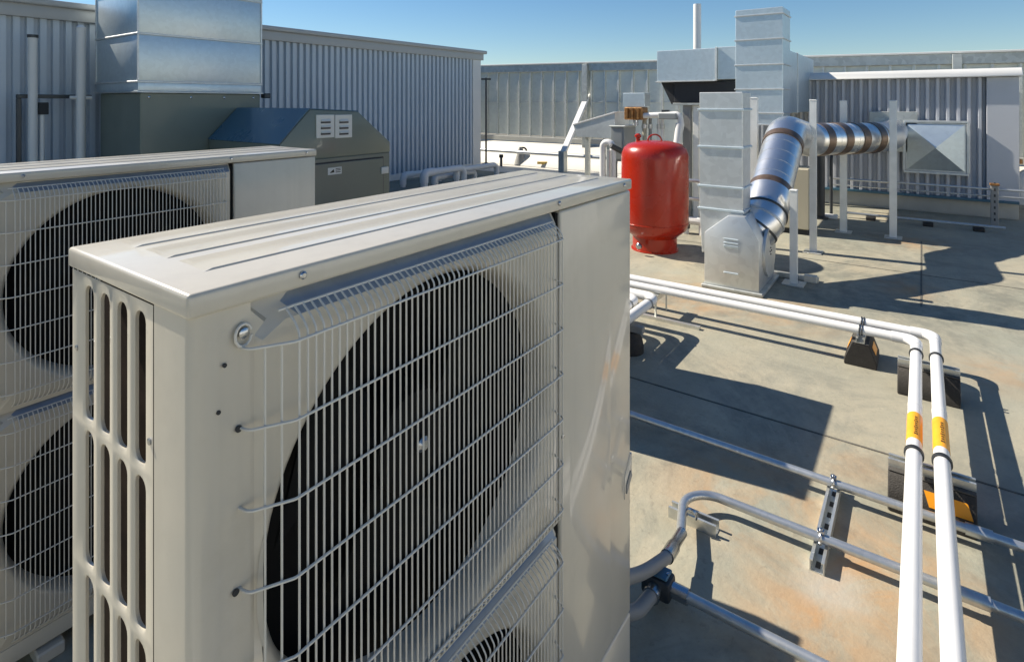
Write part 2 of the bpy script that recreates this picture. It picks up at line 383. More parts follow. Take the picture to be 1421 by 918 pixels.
W, D = 0.98, 0.297
def ac_unit(label, loc, fans=2, ht=1.243, w=W, d=D, detail=True, group=None):
    u = thing('condenser_unit', label, 'air conditioner', loc, group)
    L = Vector(loc); zb = 0.038; T = zb + ht - 0.008
    def P(x, y, z): return (L.x + x, L.y + y, L.z + z)
    def B(a, b): return MB().box(P(*a), P(*b))
    # lid with three pressed steps
    lid = obj('lid', B((-0.004, -0.004, T-0.024), (w+0.004, d+0.004, T)), 'beige', u, 0.0042, 3)
    for k in range(3):
        y1 = (0.232, 0.148, 0.062)[k]*d/D; y0 = min(y1 + 0.066, d - 0.010)
        mb = MB()
        z0 = T - 0.001; zz = T + 0.0017
        xa, xb = 0.036, w - 0.03
        mb.add([P(xa, y0, z0), P(xb, y0, z0), P(xb, y1-0.004, z0), P(xa, y1-0.004, z0),
                P(xa+0.016, y0-0.004, T+0.0006), P(xb-0.012, y0-0.004, T+0.0006), P(xb-0.012, y1, zz), P(xa+0.016, y1, zz)],
               [(0,3,2,1),(4,5,6,7),(0,1,5,4),(1,2,6,5),(2,3,7,6),(3,0,4,7)])
        obj('pressed_step', mb, 'beige', lid, 0.0008, 1)
    for sx in (0.115, 0.655 if fans == 2 else 0.5, w-0.04):
        mb = MB(); disc_bolt(mb, P(sx, -0.003, T-0.010), (0, -1, 0), 0.0045, 0.005); obj('screw', mb, 'steel', lid)
    rx1 = 0.654 * w / W                       # right edge of the fan bay
    # corner post, wraps from the slotted side to the front
    arc = [P(0.011-0.011*math.cos(R(a)), 0.011-0.011*math.sin(R(a)), zb) for a in range(0, 91, 15)]
    obj('corner_post', MB().prism([P(0.0, 0.0745, zb)] + arc + [P(0.026, 0.0, zb), P(0.029, 0.0016, zb), P(0.0595, 0.0016, zb), P(0.0595, 0.012, zb), P(0.012, 0.012, zb), P(0.012, 0.0745, zb)], (0, 0, T-0.012-zb)), 'beige', u, smooth=50)
    # fan bays
    cells = [(T-0.60, T-0.026), (T-1.19, T-0.60)][:fans]
    bot = cells[-1][0]
    fp = MB()
    dep = -0.002
    for (za, zt) in cells:
        cx_ = 0.06 + (rx1 - 0.06) / 2 - 0.006; cz_ = zt - 0.299 if zt > T-0.1 else (za+zt)/2 - 0.008
        rx = (rx1 - 0.06)/2 - 0.010; rz = min(0.268, rx)
        ch = 0.034
        rect = [(0.058, za), (rx1, za), (rx1, zt), (0.058, zt)]
        outer = [(0.064, za+0.006), (rx1-0.003, za+0.006), (rx1-0.003, zt-0.003), (0.064+ch*1.3, zt-0.003), (0.064, zt-ch)]
        inner = [(0.072, za+0.016), (rx1-0.004, za+0.016), (rx1-0.004, zt-0.026), (0.076+ch*0.6, zt-0.026), (0.070, zt-ch-0.006)]
        c = (cx_, cz_)
        angs = [2*math.pi*k/96 for k in range(96)] + [math.atan2(z-c[1], x-c[0]) % (2*math.pi) for pl in (rect, outer, inner) for x, z in pl]
        angs = sorted(set(round(a, 6) for a in angs)); n_ = len(angs)
        rings = []
        def setback(q, lim):                  # the sheet leans back under the lid, flush elsewhere
            return 0.015 if q[1] > lim else 0.003
        rings.append([P(q[0], setback(q, zt-0.0035), q[1]) for q in (polar_hit(rect, c, a) for a in angs)])
        rings.append([P(q[0], setback(q, zt-0.0035) if q[0] > 0.109 else 0.003 + 0.012*max(0, min(1, (q[1]-(zt-ch))/ch)), q[1]) for q in (polar_hit(outer, c, a) for a in angs)])
        rings.append([P(q[0], dep, q[1]) for q in (polar_hit(inner, c, a) for a in angs)])
        def ell(k, y):
            return [P(c[0]+rx*k*math.cos(a), y, c[1]+rz*k*math.sin(a)) for a in angs]
        rings += [ell(1.0, dep), ell(0.99, dep+0.001), ell(0.977, dep+0.003), ell(0.962, dep+0.008), ell(0.946, dep+0.016), ell(0.937, dep+0.026), ell(0.931, dep+0.038), ell(0.929, dep+0.050)]
        vs_ = [p for r_ in rings for p in r_]; fs = []
        rail = []
        for i in range(len(rings)-1):
            for j in range(n_):
                f_ = (i*n_+j, i*n_+(j+1)%n_, (i+1)*n_+(j+1)%n_, (i+1)*n_+j)
                top_ = i == 1 and min(vs_[q][2] for q in f_) > L.z + zt - ch - 0.06 and min(vs_[q][0] for q in f_) > L.x + 0.094
                (rail if top_ else fs).append(f_)
        fp.add(vs_, fs)
        used = sorted(set(q for f_ in rail for q in f_)); ix = {q: k for k, q in enumerate(used)}
        obj('sloped_strip', MB().add([vs_[q] for q in used], [tuple(ix[q] for q in f_) for f_ in rail]), 'rail', u, smooth=28)  # sloped edge of the fan sheet, tinted with reflected sky
    obj('fan_panel', fp, 'beige', u, smooth=28, fix=True)
    for (za, zt) in cells:
        cx_ = 0.06 + (rx1 - 0.06) / 2 - 0.006; cz_ = zt - 0.299 if zt > T-0.1 else (za+zt)/2 - 0.008
        c = P(cx_, 0.0, cz_)
        hub = MB().tube([(c[0], c[1]+0.055, c[2]), (c[0], c[1]+0.065, c[2]), (c[0], c[1]+0.13, c[2])], 0.07, 28, True, [0.045, 0.07, 0.075])
        fan = obj('fan', hub, 'black', u)
        bm_ = MB()
        for k in range(3):
            a0 = R(20 + 120*k); nn = 10; fr = []; bk = []
            for i in range(nn+1):
                t = i/nn; r = 0.06 + 0.165*t
                sp = 0.55 + 0.5*t
                fr.append((c[0]+r*math.cos(a0+0.25*t-sp*0.55), c[1]+0.115, c[2]+r*math.sin(a0+0.25*t-sp*0.55)))
                bk.append((c[0]+r*math.cos(a0+0.25*t+sp*0.55), c[1]+0.07, c[2]+r*math.sin(a0+0.25*t+sp*0.55)))
            vs_ = fr + bk; fs = [(i, i+1, nn+2+i, nn+1+i) for i in range(nn)]
            vs2 = [(x, y+0.004, z) for x, y, z in vs_]
            bm_.add(vs_ + vs2, fs + [tuple(i+2*(nn+1) for i in reversed(f)) for f in fs])
        obj('blade', bm_, 'black', fan, fix=False)
        nut = MB(); disc_bolt(nut, (c[0], c[1]+0.055, c[2]), (0,-1,0), 0.012, 0.014, 8); obj('hub_nut', nut, 'steel', fan)
        # wire guard
        yo = -0.030
        zA, zB = za+0.055, zt-0.040
        zs = [zB - k*(zB-zA)/6 for k in range(7)]
        g = obj('fan_guard', MB().tube([P(0.085, -0.006, zt-0.013), P(rx1-0.026, -0.006, zt-0.013)], 0.0015, 6), 'wire', u)
        obj('wire', MB().tube([P(0.098, -0.004, za+0.014), P(rx1-0.026, -0.004, za+0.014)], 0.0015, 6), 'wire', g)
        def hwire(z):
            return rounded([P(0.047, 0.006, z), P(0.050, -0.012, z), P(0.088, yo-0.003, z), P(rx1-0.030, yo-0.003, z), P(rx1-0.016, -0.004, z)], 0.012, 4)
        hw = obj('wire', MB().tube(hwire(zs[0]), 0.0016, 6), 'wire', g)
        for z in zs[1:]: share(hw, (0, 0, z - zs[0]), g)
        def vwire(x, y_):
            return [P(x, -0.004, za+0.014), P(x, y_*0.65, za+0.026), P(x, y_, zA-0.014), P(x, y_, (zA+zB)/2), P(x, y_, zB+0.006), P(x, y_*0.72, zB+0.016), P(x, -0.006, zt-0.013)]
        nx = 54 if detail else 24
        xa, xb = 0.094, rx1-0.030
        v0 = obj('wire', MB().tube(rounded(vwire(xa, yo), 0.008, 2), 0.00125, 5), 'wire', g)
        for k in range(1, nx): share(v0, (k*(xb-xa)/(nx-1), 0, 0), g)
        for x, y_ in ((0.064, -0.017), (0.078, -0.024)):
            obj('wire', MB().tube([P(x, 0.016, za+0.03), P(x, y_, zA-0.01), P(x, y_, zB)], 0.00125, 5), 'wire', g)
        sc_ = MB(); disc_bolt(sc_, P(0.050, -0.001, zB+0.014), (0,-1,0), 0.0055, 0.004); obj('screw', sc_, 'steel', g)
        lp = MB().tube([P(0.05+0.0085*math.cos(R(a)), -0.002, zB+0.012+0.011*math.sin(R(a))) for a in range(20, 380, 30)], 0.0016, 6); obj('guard_loop', lp, 'wire', g)
        hl = MB()
        for x, z in ((0.032, zB-0.012), (0.026, zB-0.055), (0.046, zs[1]), (0.043, zs[3]), (0.042, zs[5])):
            hl.tube([P(x, -0.0012, z), P(x, 0.0, z)], 0.0034 if x > 0.035 else 0.0021, 12)
        obj('screw_hole', hl, 'dark', u)
    # lower skirt under the fans
    obj('bottom_skirt', B((0.058, 0.0, zb), (rx1, 0.012, bot)), 'beige', u, 0.003, 2)
    # service side: dark joint, upper and lower covers
    zs_ = max(T-1.0, zb+0.12)
    cov = obj('service_cover', B((rx1+0.011, -0.002, zs_+0.002), (w, 0.014, T-0.026)), 'beige', u, 0.005, 3)
    obj('lower_cover', B((rx1+0.011, -0.002, zb), (w, 0.014, zs_-0.002)), 'beige', u, 0.005, 3)
    if detail:
        pr = MB().add([P(rx1+0.045, -0.002, zs_+0.03), P(w-0.105, -0.002, zs_+0.03), P(w-0.105, -0.002, T-0.30), P(rx1+0.045, -0.002, T-0.30),
                       P(rx1+0.053, -0.0045, zs_+0.04), P(w-0.113, -0.0045, zs_+0.04), P(w-0.113, -0.0045, T-0.31), P(rx1+0.053, -0.0045, T-0.31)],
                      [(4,5,6,7),(0,1,5,4),(1,2,6,5),(2,3,7,6),(3,0,4,7)])
        obj('pressed_field', pr, 'beige', cov, 0.0012, 2)
        hz = T-0.68
        hd = MB().prism([P(w-0.034, -0.0035, hz-0.045), P(w-0.034, -0.0035, hz+0.010), P(w-0.004, -0.0035, hz+0.045), P(w+0.006, -0.0035, hz+0.045), P(w+0.006, -0.0035, hz-0.005), P(w-0.006, -0.0035, hz-0.02)], (0, 0.03, 0))
        obj('handle', hd, 'beige', cov, 0.002, 2)
        hv = MB().prism([P(w-0.028, -0.006, hz-0.032), P(w-0.028, -0.006, hz-0.012), P(w-0.006, -0.006, hz+0.010), P(w+0.001, -0.006, hz-0.004)], (0, 0.003, 0))
        obj('handle_recess', hv, 'cable', cov)
        sw = MB(); disc_bolt(sw, P(rx1+0.018, -0.002, T-0.45), (0,-1,0), 0.0045, 0.003); obj('screw', sw, 'steel', cov)
    obj('side_cover', B((w-0.012, 0.0145, zb), (w-0.0005, d, T-0.026)), 'beige', u, 0.004, 2)
    # slotted end panel
    ya, yb = 0.0765, d; zt, zl = T-0.0265, zb
    cols = [(0.095, 0.122), (0.140, 0.168), (0.186, 0.214), (0.232, 0.260)]
    edges_y = [ya, 0.131, 0.177, 0.223, yb]
    rows = 7 if fans == 2 else 5; pitch = (zt - zl - 0.012) / rows
    sp = MB(); th = 0.005
    for ci in range(4):
        for ri in range(rows):
            z1 = zt - 0.006 - ri*pitch; z0 = z1 - pitch
            ez1 = zt if ri == 0 else z1; ez0 = zl if ri == rows-1 else z0
            hole = rrect(cols[ci][0], cols[ci][1], z0+0.007, z1-0.007, 0.0115, 4)
            rect = [(edges_y[ci], ez0), (edges_y[ci+1], ez0), (edges_y[ci+1], ez1), (edges_y[ci], ez1)]
            c = ((cols[ci][0]+cols[ci][1])/2, (z0+z1)/2)
            hh = sorted(hole, key=lambda q: math.atan2(q[1]-c[1], q[0]-c[0]))
            aa = [math.atan2(q[1]-c[1], q[0]-c[0]) for q in hh]
            for q in rect:
                a = math.atan2(q[1]-c[1], q[0]-c[0]); aa.append(a)
            aa = sorted(set(round(a, 6) for a in aa)); n_ = len(aa)
            o0 = [P(0.0, *polar_hit(rect, c, a)) for a in aa]
            big = [polar_hit(hole, c, a) for a in aa]
            # soft pressed edge round every slot
            i0 = [P(0.0, c[0]+(q[0]-c[0])*1.16, c[1]+math.copysign(max(abs(q[1]-c[1])+0.0022, 0), q[1]-c[1])) for q in big]
            i1 = [P(0.0016, *q) for q in big]
            i2 = [P(th, *q) for q in big]
            vs_ = o0 + i0 + i1 + i2
            fs = []
            for k in range(3):
                for j in range(n_): fs.append((k*n_+j, k*n_+(j+1)%n_, (k+1)*n_+(j+1)%n_, (k+1)*n_+j))
            sp.add(vs_, fs)
    slot = obj('slotted_panel', sp, 'beige', u, smooth=50)
    for yy, zz in ((0.282, T-0.12), (0.084, T-0.165)):
        s1 = MB(); disc_bolt(s1, P(0.0005, yy, zz), (-1, 0, 0), 0.0035, 0.0025); obj('screw', s1, 'steel', slot)
    # coil and dark inside
    obj('coil', B((0.030, 0.03, zb+0.01), (0.045, d-0.006, T-0.03)), 'coil', u, smooth=0)
    obj('rear_coil', B((0.046, d-0.03, zb+0.01), (w-0.013, d-0.004, T-0.03)), 'coil', u, smooth=0)
    obj('inner_partition', B((0.046, 0.15, zb+0.01), (rx1+0.02, 0.16, T-0.03)), 'black', u, smooth=0)
    obj('divider', B((rx1+0.001, 0.004, zb+0.01), (rx1+0.0095, d-0.032, T-0.03)), 'black', u, smooth=0)
    obj('base_pan', B((0.02, 0.02, zb-0.006), (w-0.02, d-0.02, zb+0.004)), 'beige', u, 0.002, 1)
    for x in (0.14, w-0.2):
        obj('foot', B((x, -0.02, 0.0), (x+0.06, d+0.02, zb-0.006)), 'beige', u, 0.004, 1)
    return u
Y0 = 0.55; X0 = 0.257
near = ac_unit('beige twin-fan condenser with slotted end panel and pressed lid standing up front', (X0, Y0, 0.0), group='beige twin-fan condensers')
far_x = gy(437, 205, 1.86).x - W
rear = copy_tree(near); rear.location = (far_x, 1.86, 0.0)
rear['label'] = 'beige twin-fan condenser behind another, beside the olive rooftop unit'
ac_unit('low single-fan beige condenser behind the tall one, at the end of the nested white pipes', (2.16, 1.42, 0.0), fans=1, ht=0.90, w=0.80, d=0.34, detail=False)

caster = thing('shadow_caster_box', 'unseen grey box added between the condensers to cast a roof shadow', 'switch box', (1.46, 1.36, 0))  # hidden box, added so its shadow falls on the roof by the conduit
obj('enclosure', MB().box((1.35, 1.30, 0.40), (1.565, 1.42, 0.90)), 'grey', caster, 0.008, 2)
obj('door', MB().box((1.362, 1.294, 0.415), (1.553, 1.2995, 0.885)), 'grey', caster, 0.003, 1)
obj('door_handle', MB().box((1.37, 1.272, 0.62), (1.39, 1.2938, 0.70)), 'dark', caster, 0.004, 1)
obj('back_panel', MB().box((1.35, 1.40, 0.02), (1.565, 1.418, 0.399)), 'strut', caster, 0.003, 1)
obj('foot_plate', MB().box((1.33, 1.33, 0), (1.585, 1.45, 0.02)), 'strut', caster, 0.003, 1)

# ------------------------------------------------------------------ corrugated buildings
def siding_panel_mesh(n_ribs, pitch, depth, z0, z1, flat=0.5, slope=0.12):
    """profile along +s, ribs towards +n ; returns list of (s, n)"""
    pr = []
    for k in range(n_ribs):
        s0 = k * pitch
        pr += [(s0, 0), (s0 + pitch*(1-flat)*0.5 , 0), (s0 + pitch*((1-flat)*0.5+slope), depth), (s0 + pitch*((1-flat)*0.5+flat-slope), depth), (s0 + pitch*((1-flat)*0.5+flat), 0)]
    pr.append((n_ribs*pitch, 0)); return pr
def siding_wall(parent, origin, sdir, ndir, length, pitch, depth, z0, z1, mat, ribs=6, flat=0.62, slope=0.1):
    s_, n_ = Vector(sdir), Vector(ndir); o = Vector(origin)
    pr = siding_panel_mesh(ribs, pitch, depth, z0, z1, flat, slope)
    def mk(pr):
        mb = MB(); vs_ = []
        for a, b in pr:
            p = o + s_*a + n_*b; vs_ += [(p.x, p.y, z0), (p.x, p.y, z1)]
        mb.add(vs_, [(2*i, 2*i+2, 2*i+3, 2*i+1) for i in range(len(pr)-1)])
        return mb
    first = obj('siding_panel', mk(pr), mat, parent, smooth=0, fix=False)
    full = int(length // (ribs*pitch)); 
    for k in range(1, full): share(first, s_ * (k*ribs*pitch), parent)
    return first, full*ribs*pitch

# left building: its ribbed wall runs along X
c_end = gz(662, 233)
LX, LY = c_end.x, c_end.y
b = thing('penthouse', 'blue-grey ribbed metal penthouse with a pale flat cap, behind the olive unit', 'building', (LX - 7, LY, 0))
ztop = gy(500, 52, LY).z
zt_w = ztop - 0.21
obj('wall_core', MB().box((LX-15.0, LY+0.02, 0), (LX-0.02, LY+7, zt_w+0.05)), 'siding', b, smooth=0)
pit = 0.116
npan = 21; x_start = LX - 0.22 - npan*6*pit
siding_wall(b, (x_start, LY, 0), (1, 0, 0), (0, -1, 0), npan*6*pit+0.01, pit, 0.052, 0.12, zt_w, 'siding', flat=0.64, slope=0.07)
obj('corner_trim', MB().prism([(LX-0.24, LY-0.07, 0.05), (LX+0.035, LY-0.07, 0.05), (LX+0.035, LY+0.3, 0.05), (LX, LY+0.3, 0.05), (LX, LY-0.005, 0.05), (LX-0.24, LY-0.005, 0.05)], (0, 0, zt_w-0.05)), 'cap', b, 0.004, 1)
obj('corner_joint', MB().box((LX-0.275, LY-0.03, 0.05), (LX-0.245, LY-0.004, zt_w)), 'darkmetal', b, smooth=0)
cap = obj('roof_cap', MB().box((LX-15.1, LY-0.10, zt_w), (LX+0.10, LY+7, ztop-0.07)), 'cap_shaded', b, 0.008, 2)
obj('cap_edge', MB().box((LX-15.1, LY-0.15, ztop-0.072), (LX+0.17, LY+7.05, ztop)), 'cap_shaded', b, 0.02, 3)
obj('base_flashing', MB().box((LX-15, LY-0.06, 0.0), (LX-0.0, LY-0.004, 0.12)), 'cap', b, 0.004, 1)

# right building: pale ribbed wall facing -X
RX = gz(1400, 304).x
ry0 = gx(1413, 200, RX).y; ry1 = 2.35
zf = gx(1300, 97, RX).z; zf0 = gx(1300, 109, RX).z
b2 = thing('plant_room', 'low pale grey ribbed metal plant room with white fascia and pyramid hood', 'building', (RX, (ry0+ry1)/2, 0))
obj('wall_core', MB().box((RX+0.02, ry0+0.02, 0.0), (RX+1.35, ry1, zf0+0.003)), 'siding2', b2, smooth=0)
npan = 7; pit2 = (ry1 - (ry0+0.32)) / (npan*4)
siding_wall(b2, (RX, ry0+0.32, 0), (0, 1, 0), (-1, 0, 0), npan*4*pit2+0.01, pit2, 0.07, 0.21, zf0, 'siding2', ribs=4, flat=0.66, slope=0.2)
obj('corner_trim', MB().prism([(RX-0.078, ry0+0.31, 0.21), (RX-0.078, ry0, 0.21), (RX+0.4, ry0, 0.21), (RX+0.4, ry0+0.018, 0.21), (RX-0.004, ry0+0.018, 0.21), (RX-0.004, ry0+0.31, 0.21)], (0, 0, zf0-0.21)), 'siding2', b2, 0.004, 1)
obj('fascia', MB().prism([(RX-0.14, ry0-0.03, zf0+0.005), (RX-0.14, ry0-0.03, zf0+0.02), (RX-0.04, ry0-0.03, zf), (RX+1.4, ry0-0.03, zf), (RX+1.4, ry0-0.03, zf0+0.005)], (0, ry1-ry0+0.08, 0)), 'cap', b2, 0.006, 1)
obj('concrete_plinth', MB().box((RX-0.02, ry0-0.0, 0.0), (RX+1.3, ry1-0.01, 0.205)), 'kerb', b2, 0.008, 2)
obj('base_angle', MB().box((RX-0.095, ry0, 0.20), (RX-0.024, ry1-0.02, 0.235)), 'slate', b2, 0.004, 1)
# pyramid hood on that wall
HX = RX - 0.13
ha, hb = gx(1256, 170, HX), gx(1341, 241, HX)
h = thing('wall_hood', 'square galvanised pyramid-faced damper cover on the ribbed wall', 'vent cover', (HX, (ha.y+hb.y)/2, hb.z))
y0, y1, z0, z1 = hb.y, ha.y, hb.z, ha.z
obj('frame', MB().box((HX-0.0, y0, z0), (RX-0.076, y1, z1)), 'galv', h, 0.006, 1)
ym, zm = (y0+y1)/2, (z0+z1)/2
k = 0.02
corners = [(HX-0.002, y0+k, z0+k), (HX-0.002, y1-k, z0+k), (HX-0.002, y1-k, z1-k), (HX-0.002, y0+k, z1-k)]
apex = (HX-0.13, ym, zm)
for i in range(4):
    a_, b_ = corners[i], corners[(i+1) % 4]
    obj('pyramid_face', MB().add([a_, b_, apex], [(0, 2, 1)]), 'galv_blue', h, smooth=0, fix=False)
for yy0, yy1, zz0, zz1 in ((y0-0.02, y1+0.02, z1, z1+0.03), (y0-0.02, y1+0.02, z0-0.03, z0), (y0-0.03, y0, z0, z1), (y1, y1+0.03, z0, z1)):
    obj('flange', MB().box((HX-0.012, yy0, zz0), (RX-0.0765, yy1, zz1)), 'galv', h, 0.003, 1)

# ------------------------------------------------------------------ far screen and parapet
SX = 11.35
scn = thing('roof_screen', 'long galvanised stud-and-sheet roof screen behind everything', 'screen wall', (SX, 3, 0))
def top_at(y): return 2.20 + (y + 1.26) * 0.0155
def bot_at(y): return 0.62 + (y + 1.26) * 0.006
post_px = [gx(815, 150, SX).y, gx(756, 150, SX).y + 0.0]
step = 0.325; ys = [-6.4 + i*step for i in range(52)]
for i, y in enumerate(ys[:-1]):
    ya_, yb_ = y + 0.022, y + step - 0.022
    zb_, zt_ = bot_at(y), top_at(y) - 0.17
    zm_ = 1.46
    for za_, zz_ in ((zb_, zm_ - 0.012), (zm_ + 0.012, zt_)):
        dx = random.uniform(-0.004, 0.006); tl = random.uniform(-0.006, 0.006)
        obj('sheet_panel', MB().prism([(SX+dx, ya_, za_), (SX+dx+tl, yb_, za_), (SX+dx+tl+0.004, yb_, zz_), (SX+dx+0.003, ya_, zz_)], (0.01, 0, 0)), 'screen', scn, smooth=0)
    obj('stud', MB().box((SX-0.045, y-0.02, zb_-0.02), (SX+0.02, y+0.02, zt_+0.02)), 'stud', scn, 0.004, 1)
obj('mid_rail', MB().box((SX-0.02, ys[0], 1.448), (SX+0.015, ys[-1], 1.472)), 'stud', scn, smooth=0)
cb = MB().add([(SX-0.08, ys[0], top_at(ys[0])-0.17), (SX+0.10, ys[0], top_at(ys[0])-0.17), (SX+0.10, ys[0], top_at(ys[0])), (SX-0.08, ys[0], top_at(ys[0])),
               (SX-0.08, ys[-1], top_at(ys[-1])-0.17), (SX+0.10, ys[-1], top_at(ys[-1])-0.17), (SX+0.10, ys[-1], top_at(ys[-1])), (SX-0.08, ys[-1], top_at(ys[-1]))],
              [(0,1,2,3),(7,6,5,4),(0,4,5,1),(1,5,6,2),(2,6,7,3),(3,7,4,0)])
obj('top_cap', cb, 'galv_dull', scn, 0.006, 1)
obj('cap_lip', MB().add([(SX-0.11, ys[0], top_at(ys[0])-0.002), (SX+0.13, ys[0], top_at(ys[0])-0.002), (SX+0.13, ys[0], top_at(ys[0])+0.03), (SX-0.11, ys[0], top_at(ys[0])+0.03),
               (SX-0.11, ys[-1], top_at(ys[-1])-0.002), (SX+0.13, ys[-1], top_at(ys[-1])-0.002), (SX+0.13, ys[-1], top_at(ys[-1])+0.03), (SX-0.11, ys[-1], top_at(ys[-1])+0.03)],
              [(0,1,2,3),(7,6,5,4),(0,4,5,1),(1,5,6,2),(2,6,7,3),(3,7,4,0)]), 'cap', scn, 0.004, 1)
for y in (post_px[0], post_px[0]+3.25, post_px[0]-3.25, post_px[0]-6.5, -1.35):
    obj('post', MB().box((SX-0.16, y-0.06, 0.0), (SX-0.085, y+0.06, top_at(y)-0.02)), 'galv_dull', scn, 0.006, 1)
obj('base_rail', MB().box((SX-0.07, ys[0], 0.52), (SX+0.05, ys[-1], 0.63)), 'kerb', scn, 0.006, 1)
parapet = tag(obj('parapet', MB().prism([(SX-0.62, -6.5, 0), (SX+0.25, -6.5, 0), (SX+0.25, -6.5, 0.50), (SX-0.07, -6.5, 0.50), (SX-0.40, -6.5, 0.30)], (0, 17.5, 0)), 'membrane', None, 0.02, 2), 'white membrane-covered parapet kerb under the stud screen', 'parapet')
tag(obj('roof_flashing', MB().box((9.5, 2.6, 0.0), (SX-0.60, 11, 0.004)), 'membrane', smooth=0), None, None, None, 'structure')
# unseen pale wall, added to bounce sunlight onto the shaded fronts
wl_ = thing('bounce_wall', 'unseen pale ribbed wall added to bounce sunlight onto the shaded fronts', 'screen wall', (2, -5.2, 0))
obj('wall_core', MB().box((-12, -5.5, 0), (11, -5.22, 1.65)), 'cap', wl_, smooth=0)
siding_wall(wl_, (-12, -5.2, 0), (1, 0, 0), (0, 1, 0), 23.1, 0.32, 0.04, 0.15, 1.65, 'cap', ribs=6)
obj('roof_cap', MB().box((-12.1, -5.6, 1.65), (11.1, -5.1, 1.75)), 'cap', wl_, 0.01, 1)
# brace of the screen post
py_ = post_px[0]
br = thing('diagonal_brace', 'white diagonal brace leaning from roof foot to the stud screen', 'brace', (10.1, py_, 0))
ft = gy(781, 212, py_); tp = gy(817, 128, py_)
dv = (tp - ft).normalized(); nn = dv.cross(Vector((0, 1, 0)))
obj('brace_bar', MB().obox((ft+tp)/2, (tp-ft)/2, (0, 0.065, 0), nn*0.03), 'white_pipe', br, 0.006, 1)
obj('foot_bracket', MB().box((ft.x-0.09, py_-0.07, 0.004), (ft.x+0.06, py_+0.07, ft.z+0.04)), 'galv_dull', br, 0.01, 1)
rl = gx(760, 203, SX-0.66); 
tag(obj('parapet_pipe', MB().tube([(SX-0.72, -0.9, 0.30), (SX-0.72, 3, 0.31), (SX-0.72, 10.5, 0.33)], 0.04, 12), 'conduit'), 'grey pipe running level in front of the white parapet', 'pipe')

# ------------------------------------------------------------------ olive rooftop unit and its galvanised duct
RY = 5.15
a = gy(388, 201, RY); bq = gy(430, 152, RY); cq = gy(497, 155, RY); dq = gy(541, 197, RY); zt_r = bq.z
RL, RR = a.x, dq.x
ry_back = gx(330, 149, bq.x).y
ru = thing('rooftop_unit', 'olive-grey rooftop air handler with sloped shoulders and two louvre plates', 'air handler', (RL, RY, 0))
obj('hood', MB().prism([(RL, RY, a.z), (bq.x, RY, zt_r), (cq.x, RY, cq.z), (RR, RY, dq.z), (RR, RY, dq.z-0.12), (RL, RY, dq.z-0.12)], (0, ry_back-RY, 0)), 'olive', ru, 0.012, 2)
obj('cabinet', MB().box((RL+0.002, RY+0.002, 0.12), (RR-0.002, ry_back+1.0, dq.z-0.12)), 'olive', ru, 0.01, 1)
obj('base_rail', MB().box((RL-0.02, RY-0.02, 0.0), (RR+0.02, ry_back+1.02, 0.12)), 'galv_dull', ru, 0.01, 1)
shoulder = MB().prism([(RL-0.004, RY+0.006, a.z-0.002), (bq.x-0.004, RY+0.006, zt_r+0.004), (bq.x-0.012, RY+0.006, zt_r+0.012), (RL-0.012, RY+0.006, a.z+0.004)], (0, ry_back-RY-0.01, 0))
obj('shoulder_panel', shoulder, 'slate', ru, 0.002, 1)  # olive sheet, coloured blue for the sky it reflects
obj('roof_panel', MB().prism([(bq.x, RY+0.006, zt_r+0.002), (cq.x, RY+0.006, cq.z+0.002), (cq.x, RY+0.006, cq.z+0.012), (bq.x, RY+0.006, zt_r+0.012)], (0, ry_back-RY-0.01, 0)), 'slate', ru, 0.002, 1)
d0 = gy(441, 228, RY); d1 = gy(530, 219, RY)
obj('access_door', MB().box((RL+0.06, RY-0.018, 0.2), (d1.x, RY-0.002, d1.z)), 'olive', ru, 0.004, 1)
obj('door_gap', MB().box((RL+0.05, RY-0.006, 0.19), (d1.x+0.012, RY-0.0005, d1.z+0.014)), 'dark', ru, smooth=0)
lh = gy(531, 236, RY)
obj('door_latch', MB().box((lh.x-0.05, RY-0.035, lh.z-0.04), (lh.x+0.06, RY-0.018, lh.z+0.04)), 'plate', ru, 0.012, 2)
for pxa, pxb in ((437.5, 462.5), (463.5, 487)):
    p0, p1 = gy(pxa, 192, RY), gy(pxb, 159, RY)
    pl = obj('louvre_plate', MB().box((p0.x, RY-0.016, p0.z), (p1.x, RY-0.0, p1.z)), 'plate', ru, 0.003, 1)
    for t in (0.25, 0.5, 0.75):
        z = p0.z + (p1.z-p0.z)*t; wx = p1.x-p0.x
        obj('louvre', MB().prism([(p0.x+wx*0.24, RY-0.017, z-0.012), (p0.x+wx*0.24, RY-0.034, z-0.008), (p0.x+wx*0.24, RY-0.017, z+0.016)], (wx*0.52, 0, 0)), 'plate', pl, 0.002, 1)
        obj('louvre_slot', MB().box((p0.x+wx*0.23, RY-0.0185, z-0.030), (p0.x+wx*0.77, RY-0.0155, z-0.011)), 'darkmetal', pl, smooth=0)
p0, p1 = gy(453, 243, RY), gy(472, 231, RY)
st = obj('sticker', MB().box((p0.x, RY-0.0205, p0.z), (p1.x, RY-0.0185, p1.z)), 'plate', ru, smooth=0)
wx, wz = p1.x-p0.x, p1.z-p0.z
mb = MB(); mb.prism([(p0.x+wx*0.12, RY-0.0225, p0.z+wz*0.25), (p0.x+wx*0.45, RY-0.0225, p0.z+wz*0.3), (p0.x+wx*0.42, RY-0.0225, p0.z+wz*0.75), (p0.x+wx*0.3, RY-0.0225, p0.z+wz*0.6)], (0, 0.0015, 0))
for t in (0.25, 0.5, 0.72): mb.box((p0.x+wx*0.55, RY-0.0225, p0.z+wz*t), (p0.x+wx*0.92, RY-0.021, p0.z+wz*(t+0.1)))
obj('sticker_print', mb, 'ink', st, smooth=0)
